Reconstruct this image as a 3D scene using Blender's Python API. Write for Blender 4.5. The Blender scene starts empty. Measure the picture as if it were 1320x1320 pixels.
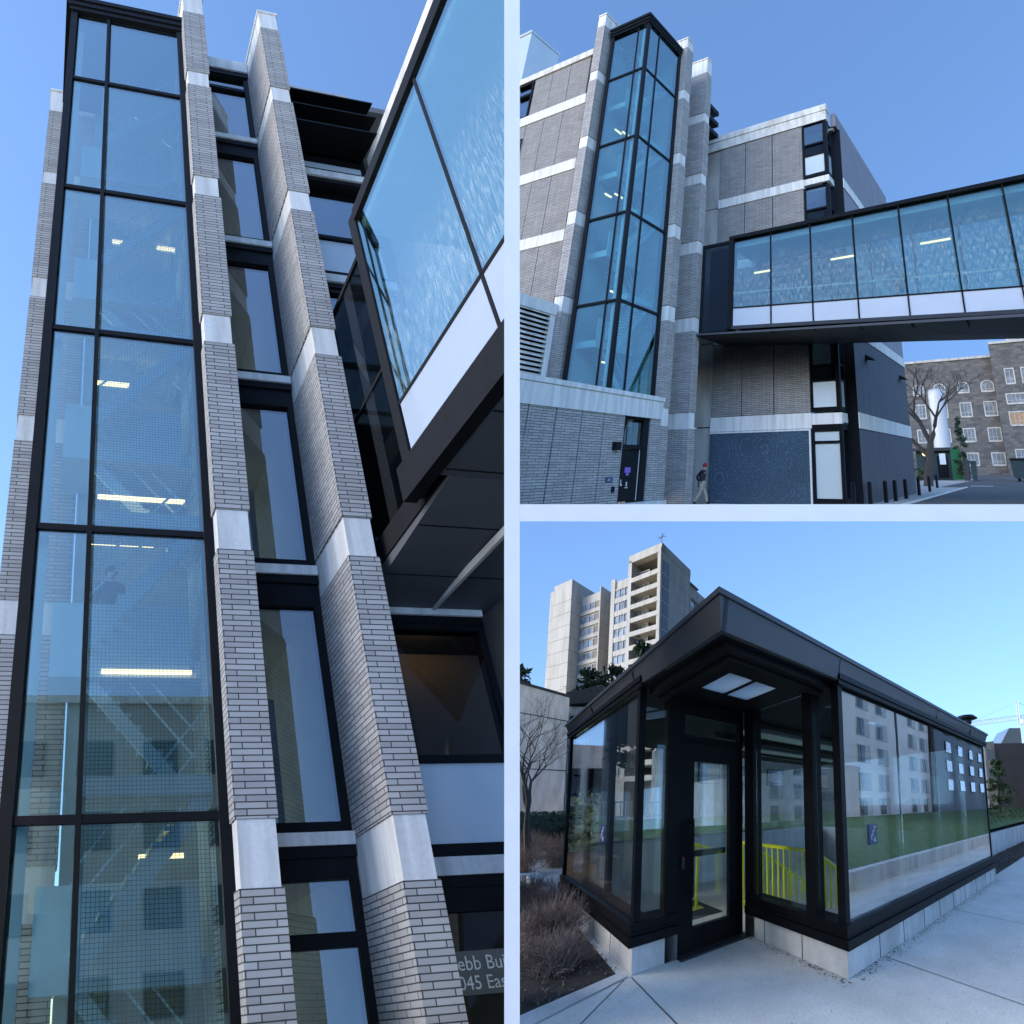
import bpy, bmesh, math, random
from mathutils import Vector, Matrix
random.seed(11)
S = bpy.context.scene
COL = S.collection
# ------------------------------------------------------------------ camera, sky, sun, exposure
cd = bpy.data.cameras.new("camera"); cam = bpy.data.objects.new("camera", cd); COL.objects.link(cam)
cam.location = (0, 0, 1.6); cam.rotation_euler = (math.radians(90), 0, 0)
cd.sensor_width = 36; cd.lens = 36*700/1320.0
cd.shift_y = (1040-660)/1320.0
cd.clip_start = 0.05; cd.clip_end = 6000
S.camera = cam
SUN_EL, SUN_AZ = math.radians(25), math.radians(250)       # azimuth clockwise from +Y: low, behind the viewer
w = bpy.data.worlds.new("World"); S.world = w; w.use_nodes = True
nt = w.node_tree; bg = nt.nodes["Background"]
sky = nt.nodes.new("ShaderNodeTexSky"); sky.sky_type = 'NISHITA'; sky.sun_disc = False
sky.sun_elevation = SUN_EL; sky.sun_rotation = SUN_AZ
sky.air_density = 1.0; sky.dust_density = 0.6; sky.ozone_density = 2.2
tcw = nt.nodes.new("ShaderNodeTexCoord"); mpw = nt.nodes.new("ShaderNodeVectorMath"); mpw.operation = 'MULTIPLY_ADD'
mpw.inputs[1].default_value = (1, 1, .85); mpw.inputs[2].default_value = (0, 0, .26)     # keep clear of the hazy glare right on the horizon
nrw = nt.nodes.new("ShaderNodeVectorMath"); nrw.operation = 'NORMALIZE'
nt.links.new(tcw.outputs["Generated"], mpw.inputs[0]); nt.links.new(mpw.outputs[0], nrw.inputs[0]); nt.links.new(nrw.outputs[0], sky.inputs[0])
hsw = nt.nodes.new("ShaderNodeHueSaturation"); hsw.inputs["Hue"].default_value = .504; hsw.inputs["Saturation"].default_value = 1.12
nt.links.new(sky.outputs[0], hsw.inputs["Color"]); nt.links.new(hsw.outputs[0], bg.inputs[0]); bg.inputs[1].default_value = 0.15
sd = bpy.data.lights.new("sun", 'SUN'); sun = bpy.data.objects.new("sun", sd); COL.objects.link(sun)
sd.energy = 0.5; sd.angle = math.radians(30); sd.color = (1, .95, .88)
sdir = Vector((math.sin(SUN_AZ)*math.cos(SUN_EL), math.cos(SUN_AZ)*math.cos(SUN_EL), math.sin(SUN_EL)))
sun.rotation_euler = sdir.to_track_quat('Z', 'Y').to_euler(); sun.location = (-20, -30, 40)
S.view_settings.view_transform = 'Standard'; S.view_settings.look = 'None'
S.view_settings.gamma = 1; S.view_settings.exposure = 1.4
S.cycles.transparent_max_bounces = 24
S.cycles.max_bounces = 10

# ------------------------------------------------------------------ the three places
# Each place is built in metres on its own (oblique) axes and stands on its own ground.
class Place:
    def __init__(s, o, ax, cuts=()):
        s.o = Vector(o); s.a = [Vector(a) for a in ax]; s.cuts = cuts
    def __call__(s, p): return s.o + s.a[0]*p[0] + s.a[1]*p[1] + s.a[2]*p[2]
CUT_L = (((0, 0, 1.6), (700, 10, 0)),)                      # where the place ends against the white dividing wall
CUT_T = (((0, 0, 1.6), (-700, 10, 0)), ((0, 0, 1.6), (0, 390, -700)))
CUT_B = (((0, 0, 1.6), (-700, 10, 0)),)
LP = Place((0.40873, -0.59136, -0.05764), ((0.893786, 0.159474, 0.024962), (-0.491528, 0.547293, -0.249099), (-0.255459, 0.369598, 1.036025)), CUT_L)
TP = Place((10.15086, 14.90947, 9.23267), ((0.85484, 0.866155, 0.545519), (-0.695707, 0.422329, 0.259277), (0.184059, 0.396264, 1.329594)), CUT_T)
BP = Place((-0.11769, -0.29126, -0.00945), ((1.285509, 1.16675, 0.011596), (-0.096536, 1.232468, -0.007588), (0.073558, 0.182039, 1.005907)), CUT_B)
RP = Place((-2.46689, 2.3, -0.3066), ((1.285509, 1.16675, 0.011596), (1.208573, -0.207124, 0.157496), (0.073558, 0.182039, 1.005907)))   # the street across the path from the pavilion
WP = Place((0, 0, 0), ((1, 0, 0), (0, 1, 0), (0, 0, 1)))

# ------------------------------------------------------------------ materials
def new_mat(name):
    m = bpy.data.materials.new(name); m.use_nodes = True
    n = m.node_tree; return m, n, n.nodes["Principled BSDF"]
def noise_col(n, bsdf, c1, c2, scale, detail=4, rough=.6, coord='UV', lo=.35, hi=.65, bump=0):
    tc = n.nodes.new("ShaderNodeTexCoord"); t = n.nodes.new("ShaderNodeTexNoise")
    t.inputs["Scale"].default_value = scale; t.inputs["Detail"].default_value = detail; t.inputs["Roughness"].default_value = rough
    n.links.new(tc.outputs[coord], t.inputs["Vector"])
    r = n.nodes.new("ShaderNodeValToRGB"); r.color_ramp.elements[0].position = lo; r.color_ramp.elements[1].position = hi
    r.color_ramp.elements[0].color = (*c1, 1); r.color_ramp.elements[1].color = (*c2, 1)
    n.links.new(t.outputs["Fac"], r.inputs[0]); n.links.new(r.outputs[0], bsdf.inputs["Base Color"])
    if bump:
        b = n.nodes.new("ShaderNodeBump"); b.inputs["Strength"].default_value = bump; b.inputs["Distance"].default_value = .01
        n.links.new(t.outputs["Fac"], b.inputs["Height"]); n.links.new(b.outputs[0], bsdf.inputs["Normal"])
    return t, r
def plain(name, c, rough=.6, metal=0, var=.12, scale=3, bump=0, spec=None):
    m, n, b = new_mat(name)
    noise_col(n, b, tuple(x*(1-var) for x in c), tuple(min(1, x*(1+var)) for x in c), scale, bump=bump)
    b.inputs["Roughness"].default_value = rough; b.inputs["Metallic"].default_value = metal
    if spec is not None: b.inputs["Specular IOR Level"].default_value = spec
    return m
def brick_mat(name, c1, c2, mortar, bw=.40, bh=.080, ms=.008, off=.36, rough=.75):
    m, n, b = new_mat(name)
    tc = n.nodes.new("ShaderNodeTexCoord"); t = n.nodes.new("ShaderNodeTexBrick")
    t.inputs["Scale"].default_value = 1; t.inputs["Brick Width"].default_value = bw; t.inputs["Row Height"].default_value = bh
    t.inputs["Mortar Size"].default_value = ms; t.inputs["Mortar Smooth"].default_value = .15; t.offset = off; t.inputs["Bias"].default_value = -.1
    t.inputs["Color1"].default_value = (*c1, 1); t.inputs["Color2"].default_value = (*c2, 1); t.inputs["Mortar"].default_value = (*mortar, 1)
    n.links.new(tc.outputs["UV"], t.inputs["Vector"])
    ns = n.nodes.new("ShaderNodeTexNoise"); ns.inputs["Scale"].default_value = 1.3; ns.inputs["Detail"].default_value = 6
    n.links.new(tc.outputs["UV"], ns.inputs["Vector"])
    mx = n.nodes.new("ShaderNodeMix"); mx.data_type = 'RGBA'; mx.blend_type = 'MULTIPLY'; mx.inputs[0].default_value = .5
    rr = n.nodes.new("ShaderNodeValToRGB"); rr.color_ramp.elements[0].position = .3; rr.color_ramp.elements[1].position = .7
    rr.color_ramp.elements[0].color = (.68, .68, .7, 1); rr.color_ramp.elements[1].color = (1, 1, 1, 1)
    n.links.new(ns.outputs["Fac"], rr.inputs[0])
    n.links.new(t.outputs["Color"], mx.inputs[6]); n.links.new(rr.outputs[0], mx.inputs[7]); n.links.new(mx.outputs[2], b.inputs["Base Color"])
    bp = n.nodes.new("ShaderNodeBump"); bp.inputs["Strength"].default_value = .8; bp.inputs["Distance"].default_value = .012; bp.invert = True
    n.links.new(t.outputs["Fac"], bp.inputs["Height"]); n.links.new(bp.outputs[0], b.inputs["Normal"])
    b.inputs["Roughness"].default_value = rough
    return m
def glass_mat(name, tint=(.75, .9, .93), r0=.09, r1=.9, rough=0.0, gcol=(1, 1, 1), power=3.5, streak=None):
    m, n, b = new_mat(name); n.nodes.remove(b); out = n.nodes["Material Output"]
    tr = n.nodes.new("ShaderNodeBsdfTransparent"); tr.inputs[0].default_value = (*tint, 1)
    gl = n.nodes.new("ShaderNodeBsdfGlossy"); gl.inputs["Color"].default_value = (*gcol, 1); gl.inputs["Roughness"].default_value = rough
    lw = n.nodes.new("ShaderNodeLayerWeight"); lw.inputs[0].default_value = .5
    pw = n.nodes.new("ShaderNodeMath"); pw.operation = 'POWER'; pw.inputs[1].default_value = power
    n.links.new(lw.outputs["Facing"], pw.inputs[0])
    mr = n.nodes.new("ShaderNodeMapRange"); mr.inputs[3].default_value = r0; mr.inputs[4].default_value = r1
    n.links.new(pw.outputs[0], mr.inputs[0])
    # slight waviness of the sheet
    tc = n.nodes.new("ShaderNodeTexCoord"); ns = n.nodes.new("ShaderNodeTexNoise"); ns.inputs["Scale"].default_value = .9; ns.inputs["Detail"].default_value = 2
    bp = n.nodes.new("ShaderNodeBump"); bp.inputs["Strength"].default_value = .02; bp.inputs["Distance"].default_value = .04
    n.links.new(tc.outputs["UV"], ns.inputs["Vector"]); n.links.new(ns.outputs["Fac"], bp.inputs["Height"])
    if not streak: n.links.new(bp.outputs[0], gl.inputs["Normal"])
    mx = n.nodes.new("ShaderNodeMixShader")
    n.links.new(mr.outputs[0], mx.inputs[0]); n.links.new(tr.outputs[0], mx.inputs[1]); n.links.new(gl.outputs[0], mx.inputs[2])
    last = mx
    if streak:                                              # printed frit: broken vertical white dashes
        mp = n.nodes.new("ShaderNodeMapping"); mp.inputs["Scale"].default_value = (60, 3.2, 1)
        n.links.new(tc.outputs["UV"], mp.inputs[0])
        n2 = n.nodes.new("ShaderNodeTexNoise"); n2.inputs["Scale"].default_value = 1; n2.inputs["Detail"].default_value = 1
        n.links.new(mp.outputs[0], n2.inputs["Vector"])
        rp = n.nodes.new("ShaderNodeValToRGB"); rp.color_ramp.elements[0].position = .54; rp.color_ramp.elements[1].position = .58
        rp.color_ramp.elements[0].color = (0, 0, 0, 1); rp.color_ramp.elements[1].color = (streak, streak, streak, 1)
        n.links.new(n2.outputs["Fac"], rp.inputs[0])
        sx = n.nodes.new("ShaderNodeSeparateXYZ"); n.links.new(tc.outputs["UV"], sx.inputs[0])
        nj = n.nodes.new("ShaderNodeMath"); nj.operation = 'MULTIPLY_ADD'; nj.inputs[1].default_value = 1.6; n.links.new(ns.outputs["Fac"], nj.inputs[0]); n.links.new(sx.outputs[1], nj.inputs[2])
        mk = n.nodes.new("ShaderNodeMapRange"); mk.inputs[1].default_value = 12.0; mk.inputs[2].default_value = 10.9; n.links.new(nj.outputs[0], mk.inputs[0])
        ml = n.nodes.new("ShaderNodeMath"); ml.operation = 'MULTIPLY'; n.links.new(rp.outputs[0], ml.inputs[0]); n.links.new(mk.outputs[0], ml.inputs[1])
        df = n.nodes.new("ShaderNodeBsdfDiffuse"); df.inputs[0].default_value = (.75, .82, .84, 1)
        m2 = n.nodes.new("ShaderNodeMixShader"); n.links.new(ml.outputs[0], m2.inputs[0]); n.links.new(mx.outputs[0], m2.inputs[1]); n.links.new(df.outputs[0], m2.inputs[2])
        last = m2
    n.links.new(last.outputs[0], out.inputs[0])
    return m
def emit(name, c, st):
    m, n, b = new_mat(name); b.inputs["Base Color"].default_value = (*c, 1)
    b.inputs["Emission Color"].default_value = (*c, 1); b.inputs["Emission Strength"].default_value = st
    return m
M = dict(
    brick=brick_mat("grey_roman_brick", (.46, .44, .42), (.33, .315, .30), (.05, .048, .05)),
    brick_fine=brick_mat("grey_brick_panel", (.35, .335, .32), (.265, .255, .245), (.04, .04, .04), bw=.42, bh=.085, ms=.009),
    stone=None,
    conc=plain("grey_concrete", (.42, .41, .39), .85, var=.14, scale=2.0, bump=.25),
    conc_l=plain("pale_concrete", (.66, .65, .62), .8, var=.12, scale=1.6, bump=.2),
    black=plain("black_metal", (.006, .0065, .008), .55, 0, var=.2, spec=.10),
    slate=plain("slate_metal", (.040, .042, .047), .45, .2, var=.12, spec=.3),
    panel=plain("dark_metal_panel", (.052, .043, .040), .5, 0, var=.1, scale=.6, spec=.2),
    violet=plain("grey_metal_panel", (.21, .19, .205), .5, .1, var=.08, scale=.6),
    soffit=plain("soffit_panel", (.06, .064, .072), .55, .1, var=.08, scale=.7),
    white=plain("white_paint", (.96, .95, .93), .6, var=.02),
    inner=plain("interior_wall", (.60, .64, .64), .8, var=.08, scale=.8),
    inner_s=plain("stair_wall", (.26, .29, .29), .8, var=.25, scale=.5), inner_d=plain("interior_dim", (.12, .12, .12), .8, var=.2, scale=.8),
    wood_and_glow=plain("wood_and_window_glow", (.32, .20, .11), .6, var=.25, scale=2),
    pale=plain("pale_spandrel", (.52, .60, .66), .18, 0, var=.05, scale=.5),
    spand=plain("milky_spandrel_glass", (.42, .47, .55), .07, 0, var=.04, scale=.6),
    blind=plain("pale_blind", (.45, .52, .53), .5, var=.04, scale=.7),
    glass_l=glass_mat("stair_glass_blue", (.76, .89, .91), .15, .95, power=2.6, gcol=(.9, 1, .97)),
    glass_t=glass_mat("stair_glass_teal", (.68, .89, .90), .11, .9, power=3, gcol=(.85, 1, .97)),
    glass_win=glass_mat("window_glass", (.55, .66, .70), .16, .9, power=2.5),
    glass_dark=glass_mat("dark_glass", (.30, .33, .35), .03, .3, power=4),
    glass_lobby=glass_mat("lobby_glass", (.42, .44, .45), .012, .10, power=4),
    glass_b=glass_mat("fritted_glass", (.68, .85, .85), .14, .95, power=2.4, gcol=(.86, 1, .97), streak=.19),
    glass_k=glass_mat("pavilion_glass", (.97, .99, .98), .035, .95, power=3),
    lamp=emit("strip_lamp", (1, .66, .30), 1.5),
    lamp_ball=emit("ball_lamp", (1, .72, .22), 1.6),
    asphalt=plain("asphalt", (.075, .078, .082), .9, var=.25, scale=1.2, bump=.2),
    pave=None, soil=plain("soil", (.035, .028, .022), .95, var=.5, scale=9, bump=.8),
    lawn=plain("lawn", (.075, .15, .035), .9, var=.35, scale=3, bump=.5),
    bark=plain("bark", (.055, .045, .04), .9, var=.3, scale=8, bump=.4),
    twig=plain("twig", (.17, .125, .105), .85, var=.35, scale=5),
    leaf=plain("conifer_leaf", (.03, .055, .03), .7, var=.45, scale=2),
    leaf2=plain("shrub_leaf", (.055, .09, .035), .7, var=.5, scale=2),
    dry=plain("dry_leaf", (.14, .095, .07), .85, var=.5, scale=4),
    yellow=plain("lime_yellow_paint", (.78, .82, .03), .4, var=.04),
    rubble=None, mural=None, navy=plain("navy_sign", (.02, .035, .13), .4, var=.05),
    tower=plain("tower_concrete", (.42, .40, .36), .85, var=.1, scale=.35),
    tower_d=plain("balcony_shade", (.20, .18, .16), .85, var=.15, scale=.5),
    green=plain("green_panel", (.012, .11, .045), .5, var=.08),
    dgreen=plain("dark_green_steel", (.02, .035, .035), .5, .2, var=.2),
    tank=plain("white_tank", (.52, .53, .55), .4, var=.03),
    skin=plain("skin", (.45, .29, .22), .6, var=.05), jacket=plain("dark_jacket", (.02, .02, .025), .8, var=.3),
    red=plain("red_knit", (.40, .02, .03), .8, var=.1), beige=plain("beige_cloth", (.42, .37, .30), .85, var=.1),
    orange=plain("orange_vest", (.75, .16, .03), .7, var=.1), hiviz=plain("yellow_trim", (.75, .7, .1), .7, var=.05),
    greycloth=plain("grey_cloth", (.10, .11, .13), .85, var=.1),
    resid=plain("residence_panel", (.90, .89, .87), .75, var=.08, scale=.4), resid_d=plain("residence_dark", (.06, .065, .075), .6, var=.1, scale=.5),
    crane=plain("white_crane", (.75, .75, .76), .5, var=.03), purple=plain("purple_sticker", (.22, .12, .55), .5, var=.05),
    hallpane=plain("hall_window_pane", (.16, .18, .20), .12, 0, var=.3, scale=.8), towerpane=plain("tower_window_pane", (.20, .25, .32), .06, 0, var=.5, scale=.35), tan=plain("tan_wall", (.34, .25, .17), .7, var=.15, scale=.6), lobby_fill=emit("lobby_fill_light", (1, .7, .42), 4.0), mat_d=plain("entrance_mat", (.04, .045, .05), .95, var=.2, scale=9),
)
def stained(name, c, dark, sx=5, sy=.35, lo=.32, hi=.6):
    m, n, b = new_mat(name); b.inputs["Roughness"].default_value = .7
    tc = n.nodes.new("ShaderNodeTexCoord"); mp = n.nodes.new("ShaderNodeMapping"); mp.inputs["Scale"].default_value = (sx, sy, 1); n.links.new(tc.outputs["UV"], mp.inputs[0])
    a = n.nodes.new("ShaderNodeTexNoise"); a.inputs["Scale"].default_value = 1; a.inputs["Detail"].default_value = 6; n.links.new(mp.outputs[0], a.inputs["Vector"])
    r = n.nodes.new("ShaderNodeValToRGB"); r.color_ramp.elements[0].position = lo; r.color_ramp.elements[1].position = hi
    r.color_ramp.elements[0].color = (*dark, 1); r.color_ramp.elements[1].color = (*c, 1); n.links.new(a.outputs["Fac"], r.inputs[0])
    g = n.nodes.new("ShaderNodeTexNoise"); g.inputs["Scale"].default_value = 14; g.inputs["Detail"].default_value = 8; n.links.new(tc.outputs["UV"], g.inputs["Vector"])
    bp = n.nodes.new("ShaderNodeBump"); bp.inputs["Strength"].default_value = .25; bp.inputs["Distance"].default_value = .008; n.links.new(g.outputs["Fac"], bp.inputs["Height"]); n.links.new(bp.outputs[0], b.inputs["Normal"])
    mx = n.nodes.new("ShaderNodeMix"); mx.data_type = 'RGBA'; mx.blend_type = 'MULTIPLY'; mx.inputs[0].default_value = .25
    n.links.new(r.outputs[0], mx.inputs[6]); n.links.new(g.outputs["Fac"], mx.inputs[7]); n.links.new(mx.outputs[2], b.inputs["Base Color"]); return m
M['stone'] = stained("white_precast", (.80, .80, .78), (.60, .59, .57))
M['conc_l'] = stained("pale_concrete", (.78, .77, .73), (.52, .50, .46), sx=3, sy=.8)
M['conc'] = stained("grey_concrete", (.50, .49, .47), (.34, .33, .31), sx=2, sy=.5)
M['tower'] = stained("tower_concrete", (.47, .455, .425), (.36, .345, .315), sx=1.2, sy=.12)
def diffuser_mat():
    m, n, b = new_mat("opal_roof_light"); b.inputs["Base Color"].default_value = (.85, .9, .9, 1); b.inputs["Roughness"].default_value = .3
    t = n.nodes.new("ShaderNodeBsdfTranslucent"); t.inputs[0].default_value = (.85, .92, .92, 1); x = n.nodes.new("ShaderNodeMixShader"); x.inputs[0].default_value = .75
    n.links.new(b.outputs[0], x.inputs[1]); n.links.new(t.outputs[0], x.inputs[2]); n.links.new(x.outputs[0], n.nodes["Material Output"].inputs[0]); return m
M['diffuser'] = diffuser_mat()
def pave_mat():
    m, n, b = new_mat("pale_paving")
    t, r = noise_col(n, b, (.56, .545, .48), (.88, .85, .76), .55, detail=8, rough=.7, lo=.28, hi=.62)
    tc = n.nodes.new("ShaderNodeTexCoord"); s2 = n.nodes.new("ShaderNodeTexNoise"); s2.inputs["Scale"].default_value = 45; s2.inputs["Detail"].default_value = 3
    n.links.new(tc.outputs["UV"], s2.inputs["Vector"])
    s3 = n.nodes.new("ShaderNodeTexVoronoi"); s3.inputs["Scale"].default_value = 5.5
    n.links.new(tc.outputs["UV"], s3.inputs["Vector"])
    sp = n.nodes.new("ShaderNodeValToRGB"); sp.color_ramp.elements[0].position = .03; sp.color_ramp.elements[1].position = .06
    sp.color_ramp.elements[0].color = (.55, .5, .44, 1); sp.color_ramp.elements[1].color = (1, 1, 1, 1)
    n.links.new(s3.outputs["Distance"], sp.inputs[0])
    m1 = n.nodes.new("ShaderNodeMix"); m1.data_type = 'RGBA'; m1.blend_type = 'MULTIPLY'; m1.inputs[0].default_value = .8
    n.links.new(r.outputs[0], m1.inputs[6]); n.links.new(sp.outputs[0], m1.inputs[7])
    m2 = n.nodes.new("ShaderNodeMix"); m2.data_type = 'RGBA'; m2.blend_type = 'MULTIPLY'; m2.inputs[0].default_value = .35
    r2 = n.nodes.new("ShaderNodeValToRGB"); r2.color_ramp.elements[0].position = .3; r2.color_ramp.elements[1].position = .6
    r2.color_ramp.elements[0].color = (.6, .6, .6, 1); r2.color_ramp.elements[1].color = (1, 1, 1, 1)
    n.links.new(s2.outputs["Fac"], r2.inputs[0]); n.links.new(m1.outputs[2], m2.inputs[6]); n.links.new(r2.outputs[0], m2.inputs[7])
    n.links.new(m2.outputs[2], b.inputs["Base Color"]); b.inputs["Roughness"].default_value = .8
    bp = n.nodes.new("ShaderNodeBump"); bp.inputs["Strength"].default_value = .15; bp.inputs["Distance"].default_value = .01
    n.links.new(s2.outputs["Fac"], bp.inputs["Height"]); n.links.new(bp.outputs[0], b.inputs["Normal"])
    return m
M['pave'] = pave_mat()
M['rubble'] = brick_mat("rubble_stone", (.13, .125, .12), (.06, .06, .063), (.09, .09, .085), bw=.9, bh=.42, ms=.03, off=.45, rough=.9)
M['glass_k2'] = glass_mat('pavilion_wall_glass', (.96, .985, .965), .17, .95, power=1.6)
def mural_mat():
    m, n, b = new_mat("blue_ring_mural")
    tc = n.nodes.new("ShaderNodeTexCoord"); v = n.nodes.new("ShaderNodeTexVoronoi"); v.inputs["Scale"].default_value = .5; v.inputs["Randomness"].default_value = .9
    n.links.new(tc.outputs["UV"], v.inputs["Vector"])
    sn = n.nodes.new("ShaderNodeMath"); sn.operation = 'MULTIPLY'; sn.inputs[1].default_value = 120; n.links.new(v.outputs["Distance"], sn.inputs[0])
    s2 = n.nodes.new("ShaderNodeMath"); s2.operation = 'SINE'; n.links.new(sn.outputs[0], s2.inputs[0])
    d = n.nodes.new("ShaderNodeTexVoronoi"); d.inputs["Scale"].default_value = 26; n.links.new(tc.outputs["UV"], d.inputs["Vector"])
    ad = n.nodes.new("ShaderNodeMath"); ad.operation = 'MULTIPLY_ADD'; ad.inputs[1].default_value = -1.6; ad.inputs[2].default_value = .55
    n.links.new(d.outputs["Distance"], ad.inputs[0])
    a2 = n.nodes.new("ShaderNodeMath"); n.links.new(ad.outputs[0], a2.inputs[0]); 
    hf = n.nodes.new("ShaderNodeMath"); hf.operation = 'MULTIPLY'; hf.inputs[1].default_value = .28; n.links.new(s2.outputs[0], hf.inputs[0]); n.links.new(hf.outputs[0], a2.inputs[1])
    r = n.nodes.new("ShaderNodeValToRGB"); r.color_ramp.elements[0].position = .1; r.color_ramp.elements[1].position = .7
    r.color_ramp.elements[0].color = (.035, .075, .12, 1); r.color_ramp.elements[1].color = (.36, .48, .56, 1)
    n.links.new(a2.outputs[0], r.inputs[0])
    big = n.nodes.new("ShaderNodeTexNoise"); big.inputs["Scale"].default_value = .5; n.links.new(tc.outputs["UV"], big.inputs["Vector"])
    mx = n.nodes.new("ShaderNodeMix"); mx.data_type = 'RGBA'; mx.blend_type = 'MULTIPLY'; mx.inputs[0].default_value = .6
    n.links.new(r.outputs[0], mx.inputs[6]); n.links.new(big.outputs["Fac"], mx.inputs[7]); n.links.new(mx.outputs[2], b.inputs["Base Color"])
    b.inputs["Roughness"].default_value = .5
    return m
M['mural'] = mural_mat()

# ------------------------------------------------------------------ mesh builder
class MB:
    def __init__(s): s.v = []; s.f = []
    def add(s, vs, fs):
        b = len(s.v); s.v += [Vector(p) for p in vs]; s.f += [tuple(b+i for i in f) for f in fs]; return s
    def hexa(s, p): return s.add(p, [(0, 3, 2, 1), (4, 5, 6, 7), (0, 1, 5, 4), (1, 2, 6, 5), (2, 3, 7, 6), (3, 0, 4, 7)])
    def box(s, x0, x1, y0, y1, z0, z1):
        return s.hexa([(x0, y0, z0), (x1, y0, z0), (x1, y1, z0), (x0, y1, z0), (x0, y0, z1), (x1, y0, z1), (x1, y1, z1), (x0, y1, z1)])
    def prism(s, poly, ax, a, b):
        def P(q, t):
            if ax == 'x': return (t, q[0], q[1])
            if ax == 'y': return (q[0], t, q[1])
            return (q[0], q[1], t)
        n = len(poly); vs = [P(q, a) for q in poly]+[P(q, b) for q in poly]
        return s.add(vs, [tuple(range(n)), tuple(range(2*n-1, n-1, -1))]+[(i, (i+1) % n, n+(i+1) % n, n+i) for i in range(n)])
    def tube(s, pts, r0, r1=None, n=5, cap=True):
        r1 = r0 if r1 is None else r1; pts = [Vector(p) for p in pts]; rings = []; L = len(pts)
        for i, p in enumerate(pts):
            d = (pts[min(i+1, L-1)]-pts[max(i-1, 0)]).normalized()
            a = d.orthogonal().normalized(); c = d.cross(a); r = r0+(r1-r0)*i/max(1, L-1)
            rings.append([p+(a*math.cos(2*math.pi*k/n)+c*math.sin(2*math.pi*k/n))*r for k in range(n)])
        vs = [q for R in rings for q in R]; fs = []
        for i in range(L-1):
            for k in range(n): fs.append((i*n+k, i*n+(k+1) % n, (i+1)*n+(k+1) % n, (i+1)*n+k))
        if cap: fs += [tuple(range(n-1, -1, -1)), tuple(range((L-1)*n, L*n))]
        return s.add(vs, fs)
    def bar(s, a, b, t): return s.tube([a, b], t, n=4)
    def lathe(s, c, prof, n=16):
        vs = [(c[0]+r*math.cos(2*math.pi*k/n), c[1]+r*math.sin(2*math.pi*k/n), c[2]+z) for r, z in prof for k in range(n)]
        fs = [(i*n+k, i*n+(k+1) % n, (i+1)*n+(k+1) % n, (i+1)*n+k) for i in range(len(prof)-1) for k in range(n)]
        return s.add(vs, fs+[tuple(range(n-1, -1, -1)), tuple(range((len(prof)-1)*n, len(prof)*n))])
    def leaf(s, c, r):
        a = Vector((random.gauss(0, 1), random.gauss(0, 1), random.gauss(0, 1))).normalized(); b = a.orthogonal().normalized()
        b = (Matrix.Rotation(random.random()*6.28, 3, a) @ b); c = Vector(c); e = a.cross(b)
        return s.add([c-b*r, c+e*r*.45, c+b*r, c-e*r*.45], [(0, 1, 2, 3)])

def base_of(o):
    while o.parent is not None: o = o.parent
    return o.location.copy()
def emp(name, P, p, label, cat, group=None):
    o = bpy.data.objects.new(name, None); COL.objects.link(o); o.location = P(p); o.empty_display_size = .3
    tag(o, label, cat, group); return o
def tag(o, label=None, cat=None, group=None, kind=None):
    if label: o['label'] = label
    if cat: o['category'] = cat
    if group: o['group'] = group
    if kind: o['kind'] = kind
    return o
def obj(name, mb, mat, P, parent=None, base=None, smooth=False, cuts=None, label=None):
    parts = mb if isinstance(mb, list) else [(mb, mat)]     # a list holds (mesh, material) pairs of one part
    mb = MB(); mid = []; mats = []
    for q, m_ in parts:
        mb.add(q.v, q.f); mats.append(m_); mid += [len(mats)-1]*len(q.f)
    bm = bmesh.new(); uvl = bm.loops.layers.uv.new("UVMap")
    vs = [bm.verts.new(p) for p in mb.v]
    for f, k in zip(mb.f, mid):
        try: bm.faces.new([vs[i] for i in f]).material_index = k
        except ValueError: pass
    bmesh.ops.recalc_face_normals(bm, faces=bm.faces)
    for f in bm.faces:
        nrm = f.normal
        f.smooth = smooth
        if abs(nrm.z) > .8: T, B = Vector((1, 0, 0)), Vector((0, 1, 0))
        else:
            T = Vector((-nrm.y, nrm.x, 0)); T.normalize(); B = Vector((0, 0, 1))
        for l in f.loops: l[uvl].uv = (l.vert.co.dot(T), l.vert.co.dot(B))
    for v in bm.verts: v.co = P(v.co)
    for co, no in (P.cuts if cuts is None else cuts):
        co, no = Vector(co), Vector(no).normalized()
        ds = [(v.co-co).dot(no) for v in bm.verts]
        if not ds or max(ds) <= 1e-5: continue
        r = bmesh.ops.bisect_plane(bm, geom=bm.verts[:]+bm.edges[:]+bm.faces[:], plane_co=co, plane_no=no, clear_outer=True, dist=1e-5)
        ed = [e for e in r['geom_cut'] if isinstance(e, bmesh.types.BMEdge)]
        if ed and len(mb.f) < 400:
            try: bmesh.ops.holes_fill(bm, edges=ed, sides=0)
            except Exception: pass
    if parent is not None: loc = base_of(parent)
    elif base is not None: loc = P(base)
    else: loc = Vector((0, 0, 0))
    for v in bm.verts: v.co -= loc
    me = bpy.data.meshes.new(name); bm.to_mesh(me); bm.free(); [me.materials.append(m_) for m_ in mats]
    o = bpy.data.objects.new(name, me); COL.objects.link(o)
    if parent is not None: o.parent = parent
    else: o.location = loc
    if label: o['label'] = label
    return o
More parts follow.
